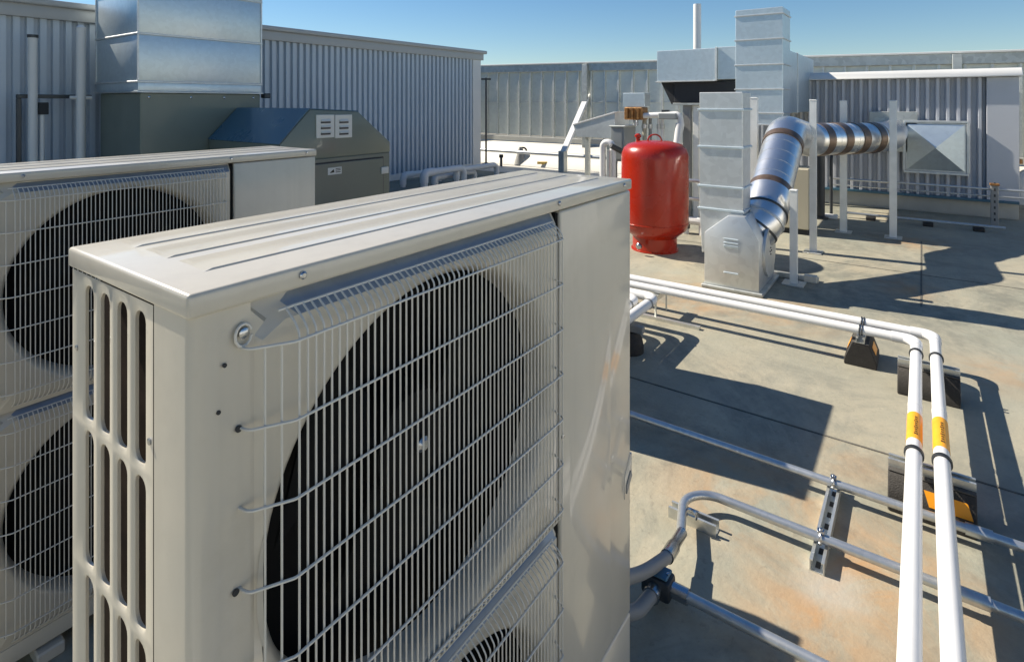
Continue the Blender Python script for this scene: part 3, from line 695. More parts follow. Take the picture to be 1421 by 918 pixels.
# plenum under the duct
pl0 = gy(191, 128, ry_back); pl1 = gy(362, 129, ry_back)
PX0, PX1, PZ = pl0.x, pl1.x, (pl0.z+pl1.z)/2
pyb = min(gx(133, 125, PX0).y, LY-0.25)
obj('plenum', MB().box((PX0+0.03, ry_back+0.02, 0.0), (PX1-0.0, pyb-0.03, PZ-0.01)), 'olive', ru, 0.01, 1)
for t in (0.06, 0.38, 0.66, 0.93):
    mb = MB(); disc_bolt(mb, (PX0+0.03+(PX1-PX0-0.03)*t, ry_back+0.02, PZ-0.055), (0, -1, 0), 0.014, 0.012); obj('bolt', mb, 'steel', ru)
dt = thing('supply_duct', 'big square galvanised duct rising from the olive rooftop unit', 'duct', (PX0, ry_back, PZ))
obj('flange', MB().box((PX0-0.02, ry_back-0.02, PZ-0.008), (PX1+0.02, pyb+0.02, PZ+0.004)), 'galv', dt, smooth=0)
zz = [PZ+0.006, gy(193, 113, ry_back).z, gy(193, 46, ry_back).z, gy(193, -22, ry_back).z, 3.25]
for i in range(4):
    g_ = 0.0
    obj('duct_section', MB().box((PX0+g_, ry_back+g_, zz[i]), (PX1-g_, pyb-g_, zz[i+1]-0.004)), 'galv_blue', dt, 0.006, 2)
    if i: obj('seam', MB().box((PX0-0.012, ry_back-0.012, zz[i]-0.012), (PX1+0.012, pyb+0.012, zz[i]+0.008)), 'galv', dt, 0.003, 1)
for x_, y_ in ((PX0, ry_back), (PX1, ry_back), (PX0, pyb)):
    obj('corner_seam', MB().box((x_-0.008, y_-0.008, zz[1]+0.01), (x_+0.008, y_+0.008, 3.2)), 'galv', dt, smooth=0)
hinge = gy(366, 131, ry_back-0.05)
obj('duct_hook', MB().box((PX1+0.02, ry_back-0.05, PZ-0.06), (PX1+0.10, ry_back+0.05, PZ-0.0)), 'darkmetal', dt, 0.01, 1)

# vent pipes and their strut left of the duct
vy = LY - 0.32
p1_ = gy(45, 50, vy); p2_ = gy(107, 40, vy); r_v = 0.042
v1 = thing('vent_pipe', 'pale vent pipe with dark rim against the blue-grey wall', 'pipe', (p1_.x, vy, 0), 'vent pipes by the penthouse wall')
obj('pipe', MB().tube([(p1_.x, vy, 0), (p1_.x, vy, p1_.z)], r_v, 18), 'cap', v1)
obj('rim', MB().tube([(p1_.x, vy, p1_.z-0.02), (p1_.x, vy, p1_.z+0.012)], r_v+0.006, 18), 'darkmetal', v1)
v2 = thing('vent_pipe', 'pale vent pipe with a small white cap, clamped beside the galvanised duct', 'pipe', (p2_.x, vy-0.1, 0), 'vent pipes by the penthouse wall')
obj('pipe', MB().tube([(p2_.x, vy-0.1, 0), (p2_.x, vy-0.1, p2_.z)], r_v+0.004, 18), 'cap', v2)
obj('cap', MB().tube([(p2_.x, vy-0.1, p2_.z), (p2_.x, vy-0.1, p2_.z+0.03)], r_v+0.008, 18, True, [r_v+0.01, r_v*0.5]), 'white_pipe', v2)
sz = gy(85, 133, vy).z
st_ = thing('wall_strut', 'horizontal strut carrying the two pale vent pipes', 'strut', (p1_.x, vy, 0))
obj('strut_bar', MB().box((p1_.x-0.12, vy+0.046, sz-0.03), (PX0-0.02, vy+0.09, sz+0.012)), 'darkmetal', st_, 0.004, 1)
obj('leg', MB().box((p1_.x-0.12, vy+0.05, 0), (p1_.x-0.08, vy+0.088, sz-0.03)), 'darkmetal', st_, 0.004, 1)
obj('clamp', MB().tube([(p2_.x-0.1, vy-0.1, sz-0.02), (p2_.x+0.1, vy-0.1, sz-0.02)], 0.02, 8), 'cap', st_)
bx_ = gy(58, 150, vy)
sw = thing('wall_switch', 'small dark box on a thin riser between the vent pipes', 'switch box', (bx_.x, vy, 0))
obj('box', MB().box((bx_.x-0.035, vy-0.03, bx_.z-0.07), (bx_.x+0.05, vy+0.04, bx_.z+0.06)), 'dark', sw, 0.006, 1)
obj('riser', MB().tube([(bx_.x, vy, 0), (bx_.x, vy, bx_.z-0.07)], 0.022, 12), 'cap', sw)

# insulated pipes along the foot of the penthouse
for k, (pa, pb, zz_, rr) in enumerate((((556, 243), (606, 233), 0.20, 0.045), ((585, 240), (640, 229), 0.28, 0.06), ((630, 236), (686, 228), 0.24, 0.05), ((600, 246), (655, 239), 0.14, 0.05))):
    A = gz(*pa, zz_); Bq = gz(*pb, zz_); yy = min(A.y, LY-0.35-0.12*k)
    A = gy(pa[0], pa[1], yy); Bq = gy(pb[0], pb[1], yy); zz_ = A.z
    zz_ = max(0.12, zz_)
    t_ = thing('insulated_pipe', ['pale insulated pipe with a thin down-leg beside the olive cabinet corner', 'thick pale insulated pipe elbow low against the blue-grey wall', 'pale insulated pipe ending near the penthouse corner trim', 'pale insulated pipe lowest in the row at the foot of the blue-grey wall'][k], 'pipe', (A.x, yy, 0), 'insulated pipes at the foot of the penthouse')
    path = rounded([(A.x, yy-0.05, 0.0), (A.x, yy-0.05, zz_), (Bq.x, yy-0.05, zz_), (Bq.x, yy-0.05, 0.0)], 0.12, 6)
    obj('pipe', MB().tube(path, rr, 14), 'white_pipe', t_)
    obj('elbow_jacket', MB().tube(rounded([(A.x, yy-0.05, max(0.03, zz_-0.16)), (A.x, yy-0.05, zz_), (A.x+0.22, yy-0.05, zz_)], 0.12, 6), rr+0.012, 14), 'white_pipe', t_)

# ------------------------------------------------------------------ red tank
tb = gz(908, 345)
rt = 45.5/794 * (tb - EYE).dot(FW)
hs = (tb - EYE).dot(FW)/794
tk = thing('expansion_tank', 'glossy red upright expansion tank on a round skirt', 'tank', (tb.x, tb.y, 0))
zl_, zh_ = 24*hs, 150*hs
prof = [(rt*0.62, zl_-0.05), (rt*0.80, zl_), (rt*0.93, zl_+0.035), (rt*0.985, zl_+0.08), (rt, zl_+0.13), (rt, zh_-0.17), (rt*0.985, zh_-0.125), (rt*0.93, zh_-0.075), (rt*0.80, zh_-0.035), (rt*0.5, zh_-0.008), (rt*0.2, zh_), (0.02, zh_)]
obj('shell', MB().lathe(prof, tb, 56), 'red', tk, smooth=40)
obj('skirt', MB().lathe([(rt*0.70, 0.0), (rt*0.70, 0.012), (rt*0.66, 0.014), (rt*0.66, zl_+0.02)], tb, 48), 'red', tk)
for zz_ in (zl_+0.105,):
    obj('weld_seam', MB().tube([(tb.x+(rt*0.998)*math.cos(R(a)), tb.y+(rt*0.998)*math.sin(R(a)), zz_) for a in range(0, 361, 8)], 0.006, 6, False), 'red', tk)
obj('lifting_ring', MB().tube([(tb.x+0.25*RT.x*0+RT.x*0.07*math.cos(R(a)), tb.y+RT.y*0.07*math.cos(R(a)), zh_-0.01+0.07*math.sin(R(a))) for a in range(-10, 191, 15)], 0.008, 8), 'red', tk)
q = gd(885, 190, hs*794+0.15)
obj('inlet_valve', MB().lathe([(0.02, -0.05), (0.02, -0.01), (0.034, 0.0), (0.034, 0.02), (0.015, 0.035)], q, 16), 'red', tk)
bq_ = gd(887, 341, (tb-EYE).dot(FW)-rt*0.72)
mb = MB(); disc_bolt(mb, bq_, (-1, 0.2, 0), 0.03, 0.03); obj('drain_plug', mb, 'steel', tk)

# ------------------------------------------------------------------ fan box, vertical duct and round duct
fa, fb = gz(978, 397), gz(1052, 413)
FX = (fa.x+fb.x)/2; fy0, fy1 = fb.y, fa.y
fd = gy(1074, 400, fy0).x - FX
fh1 = gx(978, 322, FX).z; fh2 = gx(1020, 300, FX).z
ymid0 = gx(1010, 300, FX).y; ymid1 = gx(1037, 300, FX).y
fbx = thing('fan_box', 'galvanised octagon-shouldered fan box on the roof feeding the round duct', 'fan housing', (FX, (fy0+fy1)/2, 0))
obj('casing', MB().prism([(FX, fy0, 0.03), (FX, fy1, 0.03), (FX, fy1, fh1), (FX, ymid0, fh2), (FX, ymid1+0.02, fh2), (FX, fy0, fh1-0.02)], (fd, 0, 0)), 'galv', fbx, 0.006, 2)
obj('base_frame', MB().box((FX-0.02, fy0-0.03, 0.0), (FX+fd+0.05, fy1+0.02, 0.03)), 'galv_dull', fbx, 0.006, 1)
for t in (0.82, 0.70, 0.22):
    zz_ = fh1*t+0.04
    for q in (0.0, 0.03, 0.06) if t > 0.75 else (0.0,):
        obj('louvre', MB().box((FX-0.006, (fy0+fy1)/2-0.055, zz_-q), (FX+0.004, (fy0+fy1)/2+0.055, zz_-q+0.014)), 'galv_blue', fbx, 0.003, 1)
cq_ = (FX+fd*0.55, fy0, fh1*0.66)
obj('inspection_disc', MB().tube([(cq_[0], fy0-0.0, cq_[2]), (cq_[0], fy0-0.02, cq_[2])], fd*0.36, 28), 'galv', fbx)
mb = MB()
for a in range(0, 360, 90): disc_bolt(mb, (cq_[0]+0.025*math.cos(R(a)), fy0-0.02, cq_[2]+0.025*math.sin(R(a))), (0,-1,0), 0.006, 0.006, 6)
obj('disc_bolts', mb, 'darkmetal', fbx)
# vertical rectangular duct behind it
TX = FX + 0.07
ta, tb2, tc_ = gx(970, 290, TX), gx(1030, 290, TX), gx(970, 128, TX)
tdep = gy(1041, 200, tb2.y).x - TX
vt = thing('riser_duct', 'narrow galvanised riser duct with cross seams behind the fan box', 'duct', (TX, (ta.y+tb2.y)/2, 0))
zc = [gx(970, y_, TX).z for y_ in (288, 257, 203, 152, 128)]
for i in range(4):
    obj('duct_section', MB().box((TX, tb2.y, zc[i]+0.002), (TX+tdep, ta.y, zc[i+1]-0.002)), 'galv', vt, 0.005, 1)
    obj('seam', MB().box((TX-0.012, tb2.y-0.012, zc[i]-0.009), (TX+tdep+0.012, ta.y+0.012, zc[i]+0.009)), 'galv_blue', vt, 0.003, 1)
obj('boot', MB().add([(TX, tb2.y, zc[0]-0.01), (TX+tdep, tb2.y, zc[0]-0.01), (TX+tdep, ta.y, zc[0]-0.01), (TX, ta.y, zc[0]-0.01),
                      (TX+0.0, tb2.y, fh1-0.06), (TX+tdep, tb2.y, fh1-0.06), (TX+tdep, ta.y-0.02, 0.25), (TX, ta.y-0.02, 0.25)],
                     [(0,1,2,3),(7,6,5,4),(0,4,5,1),(1,5,6,2),(2,6,7,3),(3,7,4,0)]), 'galv', vt, 0.005, 1)
obj('stand', MB().box((TX+0.10, ta.y-0.05, 0), (TX+0.14, ta.y-0.01, 0.3)), 'strut', vt)

# round duct
RD = 0.168
cfun = lambda px, py, t: gd(px, py, t)
q0 = Vector((FX+fd*0.6, (fy0+fy1)/2-0.02, fh1*0.92))
q1 = cfun(1056, 308, 4.62); q2 = cfun(1067, 270, 4.82); q3 = cfun(1086, 200, 5.30)
q4 = cfun(1101, 193, 5.68); q5 = cfun(1120, 194, 5.90); q6 = cfun(1212, 191, 6.40)
q7 = Vector((q6.x+0.42, q6.y-0.12, q6.z)); q8 = Vector((RX-0.05, q7.y, q6.z))
rd = thing('round_duct', 'shiny round spiral duct climbing from the fan box to the ribbed wall', 'duct', (q2.x, q2.y, 0))
def smoothpath(pts, n_=10):
    out = []
    P_ = [pts[0]*2-pts[1]] + pts + [pts[-1]*2-pts[-2]]
    for i in range(1, len(P_)-2):
        a, b_, c_, d_ = P_[i-1], P_[i], P_[i+1], P_[i+2]
        for k in range(n_):
            t = k/n_
            out.append(0.5*((2*b_) + (c_-a)*t + (2*a-5*b_+4*c_-d_)*t*t + (-a+3*b_-3*c_+d_)*t**3))
    out.append(pts[-1]); return out
low = smoothpath([q0, q1, q2], 5)
dirU = (q3-q2).normalized()
lowp = rounded([q0 - Vector((0.0, 0, 0.05)), q1, q2], 0.3, 5)
obj('lower_elbow', MB().tube(lowp, RD+0.008, 36), 'spiral', rd)
for t in range(0, len(lowp), 2):
    i = min(t, len(lowp)-2); dd = (lowp[i+1]-lowp[i]).normalized()
    obj('gore_rib', MB().tube([lowp[i]-dd*0.009, lowp[i]+dd*0.009], RD+0.014, 36), 'darkmetal' if t % 4 else 'galv', rd)
obj('rising_section', MB().tube([q2, q3], RD, 36), 'spiral', rd)
n_r = 5
for k in range(1, n_r):
    c_ = q2.lerp(q3, k/n_r); obj('spiral_lock', MB().tube([c_-dirU*0.003, c_+dirU*0.003], RD+0.0016, 36), 'spiral', rd)
for c_ in (q2+dirU*0.02, q3-dirU*0.02):
    obj('band', MB().tube([c_-dirU*0.035, c_+dirU*0.035], RD+0.007, 36), 'band', rd)
upp = rounded([q3, q3 + dirU*0.17, q5, q5.lerp(q6, 0.1)], 0.26, 6)
obj('upper_elbow', MB().tube(upp, RD+0.004, 36), 'spiral', rd)
hp = q5.lerp(q6, 0.1); dirH = (q6-hp).normalized()
obj('level_section', MB().tube([hp, q6], RD, 36), 'spiral', rd)
for k in range(0, 4):
    c_ = hp.lerp(q6, 0.05+0.29*k); obj('band', MB().tube([c_-dirH*0.055, c_+dirH*0.055], RD+0.007, 36), 'band', rd)
for k in range(1, 10):
    c_ = hp.lerp(q6, k/10); obj('spiral_lock', MB().tube([c_-dirH*0.003, c_+dirH*0.003], RD+0.0016, 36), 'spiral', rd)
obj('end_elbow', MB().tube(rounded([q6, q7, q8], 0.3, 8), RD+0.004, 36), 'spiral', rd)
obj('wall_collar', MB().box((RX-0.13, q8.y-0.27, q8.z-0.27), (RX-0.076, q8.y+0.27, q8.z+0.27)), 'galv_dull', rd, 0.006, 1)

# strut posts beside the round duct
def strut_post(base, zt_, label, w_=0.042):
    t_ = thing('strut_post', label, 'post', (base.x, base.y, 0), 'strut posts along the round duct')
    a_ = w_; c_ = 0.006
    poly = [(-a_,-a_),(a_,-a_),(a_,a_),(a_*0.45,a_),(a_*0.45,a_-c_),(a_-c_,a_-c_),(a_-c_,-a_+c_),(-a_+c_,-a_+c_),(-a_+c_,a_-c_),(-a_*0.45,a_-c_),(-a_*0.45,a_),(-a_,a_)]
    obj('channel', MB().prism([(base.x+x, base.y+y, 0.012) for x, y in poly], (0, 0, zt_-0.012)), 'strut_pale', t_, smooth=0)
    obj('end_cap', MB().box((base.x-a_-0.003, base.y-a_-0.003, zt_), (base.x+a_+0.003, base.y+a_+0.003, zt_+0.012)), 'strut_pale', t_, 0.004, 1)
    obj('foot_plate', MB().box((base.x-0.08, base.y-0.08, 0), (base.x+0.08, base.y+0.08, 0.012)), 'strut', t_, 0.003, 1)
    return t_
pb = [gz(1128, 350), gz(1170, 322), gz(1239, 330), gz(1101, 394)]
tops = [140, 141, 141, 265]
labs = ['tall pale strut post crossing the front of the level round duct', 'tall pale strut post standing behind the level round duct', 'tall pale strut post at the end of the round duct by the wall', 'short pale strut post at the corner of the fan box']
for p_, t_, l_, wpx in zip(pb, tops, labs, (10, 10, 10.5, 11)):
    dep_ = (p_-EYE).dot(FW)
    strut_post(p_, H - (t_-HY)/F_PX*dep_, l_, wpx/2/F_PX*dep_*0.82)
pA = gd(1046, 300, 5.75); pA.z = 0
strut_post(pA, H - (137-HY)/F_PX*5.75, 'tall pale strut post with a conduit sleeve behind the rising round duct', 0.034)
cb_ = thing('cross_channel', 'zinc cross channel lying on the roof at the fan box corner', 'strut', (pb[3].x, pb[3].y, 0))
obj('channel', MB().box((FX+fd+0.06, pb[3].y-0.16, 0.004), (FX+fd+0.10, pb[3].y+0.3, 0.045)), 'strut', cb_, 0.003, 1)
obj('second_channel', MB().box((FX+fd+0.10, pb[3].y-0.14, 0.004), (pb[3].x+0.2, pb[3].y-0.10, 0.045)), 'strut', cb_, 0.003, 1)
obj('clip', MB().box((pb[3].x-0.05, pb[3].y-0.17, 0.045), (pb[3].x+0.0, pb[3].y-0.08, 0.10)), 'strut', cb_, 0.004, 1)

# tall square duct, elevated hood duct, link to the plant room
QX = 7.0
qa, qb = gx(1020, 12, QX), gx(1086, 12, QX)
qd = gy(1096, 60, qb.y).x - QX
zq = [gx(1050, y_, QX).z for y_ in (173, 157, 124, 90, 55, 21, 12)]
td = thing('tall_duct', 'tall square galvanised duct standing highest above the round duct', 'duct', (QX, (qa.y+qb.y)/2, zq[0]))
for i in range(6):
    obj('duct_section', MB().box((QX, qb.y, zq[i]+0.002), (QX+qd, qa.y, zq[i+1]-0.002)), 'galv_blue', td, 0.006, 1)
    obj('seam', MB().box((QX-0.012, qb.y-0.012, zq[i]-0.008), (QX+qd+0.012, qa.y+0.012, zq[i]+0.008)), 'galv', td, 0.003, 1)
for x_, y_ in ((QX+0.05, qb.y+0.05), (QX+qd-0.05, qb.y+0.05), (QX+0.05, qa.y-0.05), (QX+qd-0.05, qa.y-0.05)):
    obj('leg', MB().box((x_-0.02, y_-0.02, 0), (x_+0.02, y_+0.02, zq[0]-0.009)), 'strut', td)
zl0, zl1 = gx(1100, 158, QX+qd).z, gx(1097, 67, QX+qd).z
lk = thing('link_duct', 'blue-tinted galvanised duct joining the tall duct to the plant room', 'duct', (QX+qd, qb.y, zl0))
obj('duct_section', MB().box((QX+qd+0.014, qb.y+0.06, zl0), (RX+0.3, qa.y+0.1, zl1)), 'galv_blue', lk, 0.006, 1)
obj('seam', MB().box((QX+qd+0.85, qb.y+0.05, zl0-0.01), (QX+qd+0.87, qa.y+0.11, zl1+0.01)), 'galv', lk, 0.003, 1)
EX = 7.15
ea, eb = gx(911, 113, EX), gx(1018, 113, EX)
ez1 = gx(911, 71, EX).z
ed = thing('elevated_duct', 'horizontal galvanised duct box held up beside the white stack', 'duct', (EX, (ea.y+eb.y)/2, ea.z))
em = gx(993, 100, EX).y
obj('duct_section', MB().box((EX, em+0.006, ea.z), (EX+0.75, ea.y, ez1)), 'galv_blue', ed, 0.006, 1)
obj('duct_section', MB().box((EX+0.02, qa.y+0.014, ea.z+0.005), (EX+0.70, em-0.012, ez1+0.01)), 'galv_blue', ed, 0.006, 1)
obj('seam', MB().box((EX-0.015, em-0.012, ea.z-0.01), (EX+0.765, em+0.006, ez1+0.012)), 'galv', ed, 0.003, 1)
obj('bottom_flange', MB().box((EX-0.015, em+0.008, ea.z-0.014), (EX+0.765, ea.y+0.015, ea.z-0.001)), 'galv', ed, 0.003, 1)
obj('gusset', MB().prism([(EX+0.1, ea.y-0.02, ea.z-0.015), (EX+0.1, ea.y-0.16, ea.z-0.30), (EX+0.1, ea.y-0.20, ea.z-0.30), (EX+0.1, ea.y-0.20, ea.z-0.015)], (0.5, 0, 0)), 'dark', ed)
g0, g1 = gx(925, 117, EX+0.05), gx(1016, 128, EX+0.05)
obj('intake_housing', MB().box((EX+0.05, qa.y+0.02, ea.z-0.28), (EX+0.7, ea.y-0.21, ea.z-0.016)), 'dark', ed, 0.006, 1)
obj('intake_sill', MB().box((EX+0.03, em+0.05, ea.z-0.31), (EX+0.7, ea.y-0.20, ea.z-0.281)), 'galv_dull', ed, 0.004, 1)
for px_, w_ in ((953, 0.05), (966, 0.035)):
    q = gx(px_, 200, EX+0.1)
    obj('post', MB().box((EX+0.08, q.y-w_, 0), (EX+0.14, q.y+w_, ea.z-0.311)), 'strut_pale' if px_ > 960 else 'cable', ed, 0.004, 1)
obj('post', MB().box((EX+0.6, ea.y-0.3, 0), (EX+0.66, ea.y-0.24, ea.z-0.311)), 'strut', ed, 0.004, 1)
sq = gd(967, 60, 8.9)
ws = thing('white_stack', 'slim white flue stack rising above the horizontal duct', 'flue', (sq.x, sq.y, 0))
obj('pipe', MB().tube([(sq.x, sq.y, 0), (sq.x, sq.y, H + (HY-6)/F_PX*8.9)], 5.2/F_PX*8.9, 20), 'white_pipe', ws)
obj('base_collar', MB().lathe([(0.16, 0), (0.15, 0.05), (0.075, 0.14)], (sq.x, sq.y, 0), 20), 'cap', ws)

# cream cabinet and dark risers behind the posts
cbq = gz(1112, 326)
cc = thing('cream_cabinet', 'cream electrical cabinet half hidden behind the rising round duct', 'cabinet', (cbq.x, cbq.y, 0))
obj('body', MB().box((cbq.x, gx(1122, 300, cbq.x).y, 0.06), (cbq.x+0.4, gx(1075, 300, cbq.x).y, 0.72)), 'cabinet', cc, 0.008, 1)
obj('plinth', MB().box((cbq.x+0.02, gx(1120, 300, cbq.x).y, 0.0), (cbq.x+0.38, gx(1078, 300, cbq.x).y, 0.06)), 'dark', cc)
for i, (px_, pyb_, pyt_, r_) in enumerate(((1138, 303, 205, 0.05), (1153, 300, 215, 0.018))):
    p_ = gz(px_, pyb_); dep_ = (p_-EYE).dot(FW)
    t_ = thing('dark_riser', ['thick dark pipe riser below the level round duct', 'thin dark pipe riser beside a thick one, near the plinth'][i], 'pipe', (p_.x, p_.y, 0))
    zt_ = H-(pyt_-HY)/F_PX*dep_
    obj('pipe', MB().tube(rounded([(p_.x, p_.y, 0), (p_.x, p_.y, zt_), (RX-0.06, p_.y, zt_)], 0.08, 5), r_, 14), 'darkmetal', t_)
    obj('flange', MB().lathe([(r_+0.04, 0), (r_+0.04, 0.02), (r_+0.005, 0.03)], (p_.x, p_.y, 0), 16), 'darkmetal', t_)
w0 = gz(1142, 302)
tag(obj('white_offcut', MB().box((w0.x-0.05, w0.y-0.16, 0.002), (w0.x+0.06, w0.y+0.16, 0.05)), 'white_pipe', None, 0.01, 2), 'white block lying on the roof near the dark risers', 'block')

# conduits near the plant room
cx1 = RX-0.55
A, Bq = gx(1150, 246, cx1), gx(1412, 266, cx1)
zc_ = (A.z+Bq.z)/2
hp_ = thing('wall_conduit', 'thin conduit held level in front of the pale ribbed wall', 'conduit', (cx1, 0, 0))
obj('pipe', MB().tube([(cx1, A.y, zc_), (cx1, Bq.y-0.6, zc_)], 0.014, 10), 'conduit', hp_)
obj('second_pipe', MB().tube([(cx1+0.05, A.y, zc_-0.09), (cx1+0.05, Bq.y-0.6, zc_-0.09)], 0.010, 10), 'conduit', hp_)
sp_ = gx(1379, 322, cx1); sp_.z = 0
cpo = thing('conduit_post', 'short slotted dark post carrying the thin conduit beside the plant room corner', 'post', (cx1, sp_.y, 0))
obj('channel', MB().box((cx1-0.075, sp_.y-0.035, 0.0), (cx1-0.02, sp_.y+0.035, zc_+0.05)), 'cable', cpo, 0.004, 1)
for k in range(7): obj('slot', MB().box((cx1-0.0775, sp_.y-0.008, 0.06+0.07*k), (cx1-0.074, sp_.y+0.008, 0.09+0.07*k)), 'dark', cpo, smooth=0)
obj('cap', MB().box((cx1-0.085, sp_.y-0.045, zc_+0.05), (cx1-0.01, sp_.y+0.045, zc_+0.075)), 'brass', cpo, 0.004, 1)
cx2 = gz(1176, 300).x - 0.1
fl = thing('floor_conduit', 'thin conduit lying on the roof before the plant room', 'conduit', (cx2, 0, 0))
A, Bq = gx(1172, 301, cx2), gx(1395, 327, cx2)
obj('pipe', MB().tube([(cx2, A.y, 0.06), (cx2, Bq.y, 0.06)], 0.016, 10), 'conduit', fl)
for t in (0.18, 0.55, 0.85):
    y = A.y + (Bq.y-A.y)*t
    obj('sleeper', MB().box((cx2-0.07, y-0.05, 0), (cx2+0.07, y+0.05, 0.043)), 'rubber', fl, 0.006, 1)
pvx = gd(1415, 262, 8.2)
ew = thing('insulated_elbow', 'white insulated pipe elbow past the corner of the plant room', 'pipe', (pvx.x, pvx.y, 0))
obj('pipe', MB().tube(rounded([(pvx.x, pvx.y, 0.0), (pvx.x, pvx.y, 0.42), (pvx.x+0.2, pvx.y-0.7, 0.42)], 0.2, 6), 0.11, 18), 'white_pipe', ew)
obj('valve', MB().lathe([(0.05, -0.03), (0.05, 0.03), (0.02, 0.04)], (pvx.x, pvx.y+0.02, 0.60), 14), 'brass', ew)
obj('valve_stem', MB().tube([(pvx.x, pvx.y+0.02, 0.42), (pvx.x, pvx.y+0.02, 0.60)], 0.015, 10), 'darkmetal', ew)

# ------------------------------------------------------------------ machinery in the middle distance
KX = 7.1
def K(px, py, dx=0.0): return gx(px, py, KX+dx)
ch_ = thing('intake_chute', 'galvanised wedge-shaped intake chute with a pale top edge', 'chute', (KX, K(820, 200).y, 0))
c0, c1, c2, c3 = K(792, 185), K(792, 171), K(855, 156), K(855, 194)
c0, c1, c2, c3 = K(800, 190), K(795, 174), K(853, 157), K(853, 193)
obj('wedge', MB().prism([c0, c1, c2, c3], (0.45, 0, 0)), 'galv', ch_, 0.004, 1)
obj('top_lip', MB().prism([c1+Vector((-0.01,0,0)), c1+Vector((-0.01,0,0.02)), c2+Vector((-0.01,0,0.02)), c2+Vector((-0.01,0,0))], (0.47, 0, 0.0)), 'cap', ch_, 0.002, 1)
for px_ in (815, 845):
    q = K(px_, 195, 0.2); obj('leg', MB().box((q.x-0.03, q.y-0.03, 0), (q.x+0.03, q.y+0.03, K(px_, 185).z)), 'strut', ch_)
mc = thing('grey_cabinet', 'grey equipment cabinet on legs next to the wedge chute', 'cabinet', (KX, K(868, 210).y, 0))
m0, m1 = K(853, 222), K(868, 176)
obj('body', MB().box((KX-0.15, K(884, 200).y+0.12, m0.z), (KX+0.22, K(854, 200).y, m1.z)), 'grey', mc, 0.006, 1)
obj('side_door', MB().box((KX-0.157, K(884, 200).y+0.15, m0.z+0.03), (KX-0.151, K(854, 200).y-0.03, m1.z-0.03)), 'grey', mc, 0.003, 1)
obj('top_plate', MB().box((KX-0.17, K(884, 200).y+0.10, m1.z), (KX+0.24, K(854, 200).y+0.02, m1.z+0.02)), 'galv_dull', mc, 0.004, 1)
for y_ in (K(856, 220).y, K(880, 220).y+0.1):
    obj('leg', MB().box((KX-0.1, y_-0.025, 0), (KX-0.05, y_+0.025, m0.z)), 'darkmetal', mc)
mo = thing('valve_actuator', 'rust-brown valve actuator under a small galvanised box', 'actuator', (KX, K(880, 157).y, 0))
a0, a1 = K(868, 166), K(893, 149)
obj('motor', MB().box((KX-0.06, a1.y, a0.z), (KX+0.14, a0.y, a1.z)), 'brass', mo, 0.012, 1)
for t in (0.2, 0.5, 0.8):
    y = a1.y+(a0.y-a1.y)*t; obj('cooling_fin', MB().box((KX-0.085, y-0.012, a0.z+0.01), (KX-0.055, y+0.012, a1.z-0.01)), 'brass', mo, 0.003, 1)
b0, b1 = K(863, 150), K(893, 129)
obj('junction_box', MB().box((KX+0.02, b1.y, a1.z+0.004), (KX+0.22, b0.y, b1.z)), 'galv_blue', mo, 0.004, 1)
obj('valve_neck', MB().tube([(KX+0.03, (a0.y+a1.y)/2, m1.z+0.02), (KX+0.03, (a0.y+a1.y)/2, a0.z)], 0.035, 14), 'steel', mo)
wp = thing('insulated_line', 'white insulated pipe crossing above the red tank', 'pipe', (KX, K(920, 160).y, 0))
zz_ = K(910, 160).z; R1 = 0.036
e1, e2 = K(892, 160), K(943, 160)
path = rounded([(KX-0.0, e1.y, zz_-0.01), (KX, K(905, 160).y, zz_), (KX, e2.y, zz_+0.02), (KX+0.0, e2.y-0.02, zz_-0.12), (KX-0.05, e2.y+0.03, zz_-0.42), (KX-0.05, e2.y+0.03, 0.0)], 0.06, 5)
obj('pipe', MB().tube(path, R1, 14), 'white_pipe', wp)
obj('pipe_lagging', MB().tube([(KX, e2.y, zz_-0.10), (KX-0.035, e2.y+0.02, zz_-0.36)], 0.05, 14), 'white_pipe', wp)
obj('valve_body', MB().box((KX-0.06, K(940, 160).y, zz_-0.05), (KX+0.05, K(915, 160).y, zz_+0.03)), 'grey', wp, 0.01, 1)
obj('valve_handle', MB().box((KX-0.015, K(928, 160).y, zz_+0.03), (KX+0.015, K(918, 160).y, zz_+0.07)), 'darkmetal', wp)
for px_, mat_, r_ in ((889, 'cream', 0.028), (909, 'white_pipe', 0.02), (914, 'white_pipe', 0.02), (897, 'cable', 0.02)):
    y = K(px_, 180).y
    t_ = thing('pipe_riser', {889: 'cream pipe riser left of the white pair above the red tank', 909: 'slim white pipe riser next to the dark one, above the red tank', 914: 'slim white pipe riser under the level white pipe valve, above the red tank', 897: 'dark pipe riser next to the cream one'}[px_], 'pipe', (KX+0.12, y, 0), 'pipe risers behind the red tank')
    obj('pipe', MB().tube([(KX+0.12, y, 0), (KX+0.12, y, zz_-0.045)], r_, 12), 'cabinet' if mat_ == 'cream' else mat_, t_)
    obj('coupling', MB().tube([(KX+0.12, y, zz_-0.18), (KX+0.12, y, zz_-0.12)], r_+0.01, 12), 'strut', t_)
lp = thing('pipe_loop', 'white insulated pipe loop bending over beside the grey cabinet', 'pipe', (KX-0.3, K(838, 220).y, 0))
y0_, y1_ = K(836, 220, -0.3).y, K(850, 220, -0.3).y; zt_ = K(840, 197, -0.3).z
obj('pipe', MB().tube(rounded([(KX-0.3, y0_, 0), (KX-0.3, y0_, zt_), (KX-0.3, y1_, zt_), (KX-0.3, y1_, 0.25)], 0.09, 6), 0.042, 14), 'white_pipe', lp)
obj('grey_leg', MB().tube([(KX-0.34, y1_+0.03, 0.0), (KX-0.34, y1_+0.03, zt_-0.1)], 0.04, 14), 'conduit', lp)
